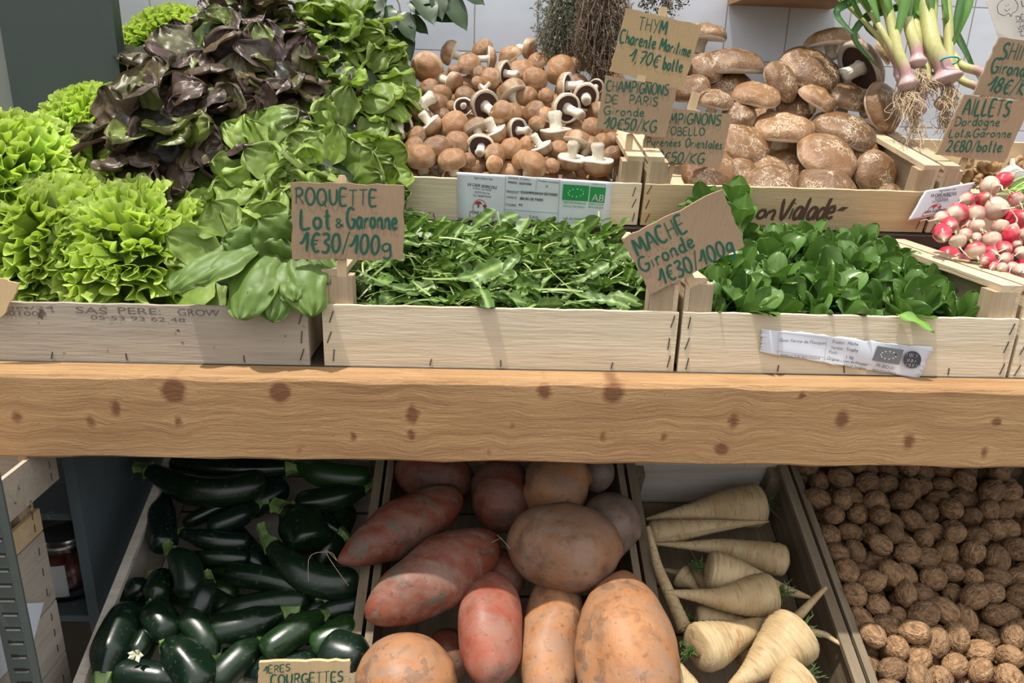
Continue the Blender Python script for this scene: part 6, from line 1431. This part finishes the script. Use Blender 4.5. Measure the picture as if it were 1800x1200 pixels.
def line_px(mb, a, b, P0, nn, off, w=.9):
    a, b = np.array(a, float), np.array(b, float); d = (b - a) / np.linalg.norm(b - a); s = np.array([-d[1], d[0]]) * w / 2; shape_px(mb, [a + s, b + s, b - s, a - s], P0, nn, off)
def cave_label(Mp, P0, nn, label, seed, full=True, quad=None):
    """Mp maps reference pixels of the first label to this one"""
    r = paper([Mp(*q) for q in (quad or [(803,302),(1077,320),(1069,404),(805,386)])], P0, nn, label, wav=.0006, seed=seed); O = .0016
    g = {k: MB() for k in ('t', 'g', 'r', 'w', 'l')}
    def tx(k, s, a, b, h, bold=False, oo=O): printed(g[k], s, Mp(*a), Mp(*b), h, P0, nn, oo, bold)
    tx('t', 'Agriculteur bio', (833,313), (866,316), 4); tx('t', 'LA CAVE AGRICOLE', (822,325), (873,332), 5.5, True); tx('t', '6 Rue Corneille', (832,331), (864,335), 3.6); tx('t', '33270 Floirac', (834,338), (861,341), 3.6); tx('t', 'Tel. 0608970520', (831,344), (863,347), 3.6)
    # mushroom mark in an arched frame
    arch = [(826,381), (826,371), (832,370)] + [(843 - 11.5 * math.cos(a), 364 - 14 * math.sin(a)) for a in np.linspace(.2, 2.9, 12)] + [(855,371), (870,371), (870,381), (826,381)]
    for p, q in zip(arch, arch[1:]): line_px(g['r'], Mp(*p), Mp(*q), P0, nn, O, 1.0)
    for cx, cy, s in ((841, 358, 6), (852, 362, 4)):
        shape_px(g['r'], [Mp(cx + s * math.cos(a), cy - s * .9 * math.sin(a)) for a in np.linspace(0, math.pi, 10)], P0, nn, O); shape_px(g['t'], [Mp(cx - 1.3, cy), Mp(cx + 1.3, cy), Mp(cx + 1.2, cy + s), Mp(cx - 1.2, cy + s)], P0, nn, O)
    tx('t', 'CAVE AGRICOLE', (829,374), (868,378), 5, True)
    if full:
        for p, q in (((889,308),(886,391)), ((889,334),(981,341)), ((889,309),(985,316)), ((944,312),(942,333)), ((886,367),(980,374)), ((984,315),(980,396))): line_px(g['l'], Mp(*p), Mp(*q), P0, nn, O, .7)
        tx('t', 'ORIGINE : FLOIRAC', (893,313), (932,317), 3.8); tx('t', 'FRANCE - AQUITAINE', (893,321), (934,325), 4, True); tx('t', 'Produit normalisé', (946,318), (982,322), 3.6); tx('t', 'II', (959,328), (962,329), 4)
        tx('t', 'PRODUIT', (891,338), (911,340), 4); tx('t', 'CHAMPIGNON DE PARIS', (915,339), (979,344), 5, True); tx('t', 'VARIETE', (890,347), (908,349), 4); tx('t', 'BRUN DE PARIS', (914,350), (954,353), 5, True)
        tx('t', 'CALIBRE', (889,360), (907,362), 4); tx('t', 'M', (912,361), (917,362), 4.5, True); tx('t', 'Masse nette', (888,380), (915,382), 4); tx('t', '2 KG', (930,382), (945,384), 5); tx('t', 'issu de l\'Agriculture Biologique', (990,384), (1062,388), 3.6)
        shape_px(g['g'], [Mp(990,323), Mp(1036,326), Mp(1033,353), Mp(988,350)], P0, nn, O); shape_px(g['g'], [Mp(1038,327), Mp(1065,329), Mp(1062,356), Mp(1035,354)], P0, nn, O)
        for k in range(12):
            t = k / 11 * 6.283; px_, py_ = 1012 + 13 * math.cos(t) + 3 * math.sin(t), 338 + 6.5 * math.sin(t) - 2 * math.cos(t); shape_px(g['w'], [Mp(px_ + 1.1 * math.cos(a), py_ + 1.1 * math.sin(a)) for a in np.linspace(0, 5.65, 9)], P0, nn, O + .0003)
        tx('w', 'AB', (1039,352), (1060,354), 13, True, O + .0003)
        tx('g', 'CERTIFIÉ', (1040,324), (1064,326), 3); tx('g', 'CERTIFIE FR-BIO-01', (989,356), (1029,359), 3.4); tx('g', 'AGRICULTURE FRANCE', (989,362), (1027,365), 3); tx('g', 'AGRICULTURE', (1034,359), (1061,361), 3.4); tx('g', 'BIOLOGIQUE', (1034,364), (1060,366), 3.2)
    for k, m_, nm in (('t', M_TXT, 'printed_text'), ('g', M_GRN, 'green_marks'), ('r', M_LRED, 'mushroom_mark'), ('w', M_LWH, 'white_marks'), ('l', M_LINE, 'table_lines')):
        if g[k].V: g[k].obj(nm, m_, r)
    return r
cave_label(lambda x, y: (x, y), Pp, n2, 'white printed label on the button mushroom crate, green organic marks at its right', 1)
# second, creased one hanging at the right (plane in front of the ginger crate)
def Mp2(x, y):                              # affine map of the label's left part onto its tilted twin
    u, v = (x - 803) / 100.0, (y - 302) / 85.0; return 1626 + u * 92 - v * 30 + 0, 335 - u * 16 + v * 52 + 8 * 0
Pg = at_y(1640, 380, .885); cave_label(Mp2, Pg, NF, 'creased white printed label hanging beside the radishes', 2, full=False, quad=[(803,302),(899,302),(899,387),(803,387)])
# the crumpled label of the lamb's lettuce crate
ml = paper([(1338,576),(1638,610),(1612,664),(1336,618)], P0, NF, "crumpled white label on the front of the lamb's lettuce crate", wav=.0035, seed=5, rag=.0011, n=22); g = {k: MB() for k in 'tglwb'}; O = .0046
for tx, a, b, h in (('Gaec Ferme de Flouquet', (1367,597), (1448,603), 6), ('AGRICULTURE BIOLOGIQUE', (1368,623), (1437,629), 5), ('Produit : Mâche', (1459,600), (1504,605), 6), ('Variété : Trophy', (1456,610), (1504,616), 6), ('Poids :', (1453,618), (1470,620), 6), ('1 kg', (1483,627), (1496,628), 6),
                   ('Origine :', (1449,628), (1474,633), 6), ('Lieu dit Flouquet', (1479,633), (1520,640), 5), ('33124 Savignac', (1478,640), (1518,647), 5), ('FR-BIO-01', (1535,641), (1566,647), 6), ('Agriculture France', (1528,648), (1570,655), 5)):
    printed(g['t'], tx, a, b, h, P0, NF, O)
for p, q in (((1366,582),(1363,629)), ((1366,582),(1450,592)), ((1362,614),(1446,625)), ((1450,592),(1444,638)), ((1444,628),(1530,638))): line_px(g['l'], p, q, P0, NF, O, .7)
shape_px(g['g'], [(1538,605), (1584,612), (1576,638), (1529,630)], P0, NF, O)
for k in range(12):
    t = k / 11 * 6.283; px_, py_ = 1557 + 13 * math.cos(t) + 3 * math.sin(t), 621 + 6.5 * math.sin(t) - 1 * math.cos(t); shape_px(g['w'], [(px_ + 1.2 * math.cos(a), py_ + 1.2 * math.sin(a)) for a in np.linspace(0, 5.65, 9)], P0, NF, O + .0003)
shape_px(g['b'], [(1599 + 15.5 * math.cos(a), 629 + 15 * math.sin(a)) for a in np.linspace(0, 6.1, 26)], P0, NF, O)
for tx, a, b, h in (('BIO', (1588,624), (1606,626), 8), ('SUD', (1587,633), (1603,635), 7), ('OUEST', (1586,641), (1612,644), 7)): printed(g['w'], tx, a, b, h, P0, NF, O + .0003, True)
for k, m_, nm in (('t', M_TXT, 'printed_text'), ('g', M_GRY, 'grey_mark'), ('l', M_LINE, 'table_lines'), ('b', M_TXT, 'round_mark'), ('w', M_LWH, 'white_marks')): g[k].obj(nm, m_, ml)
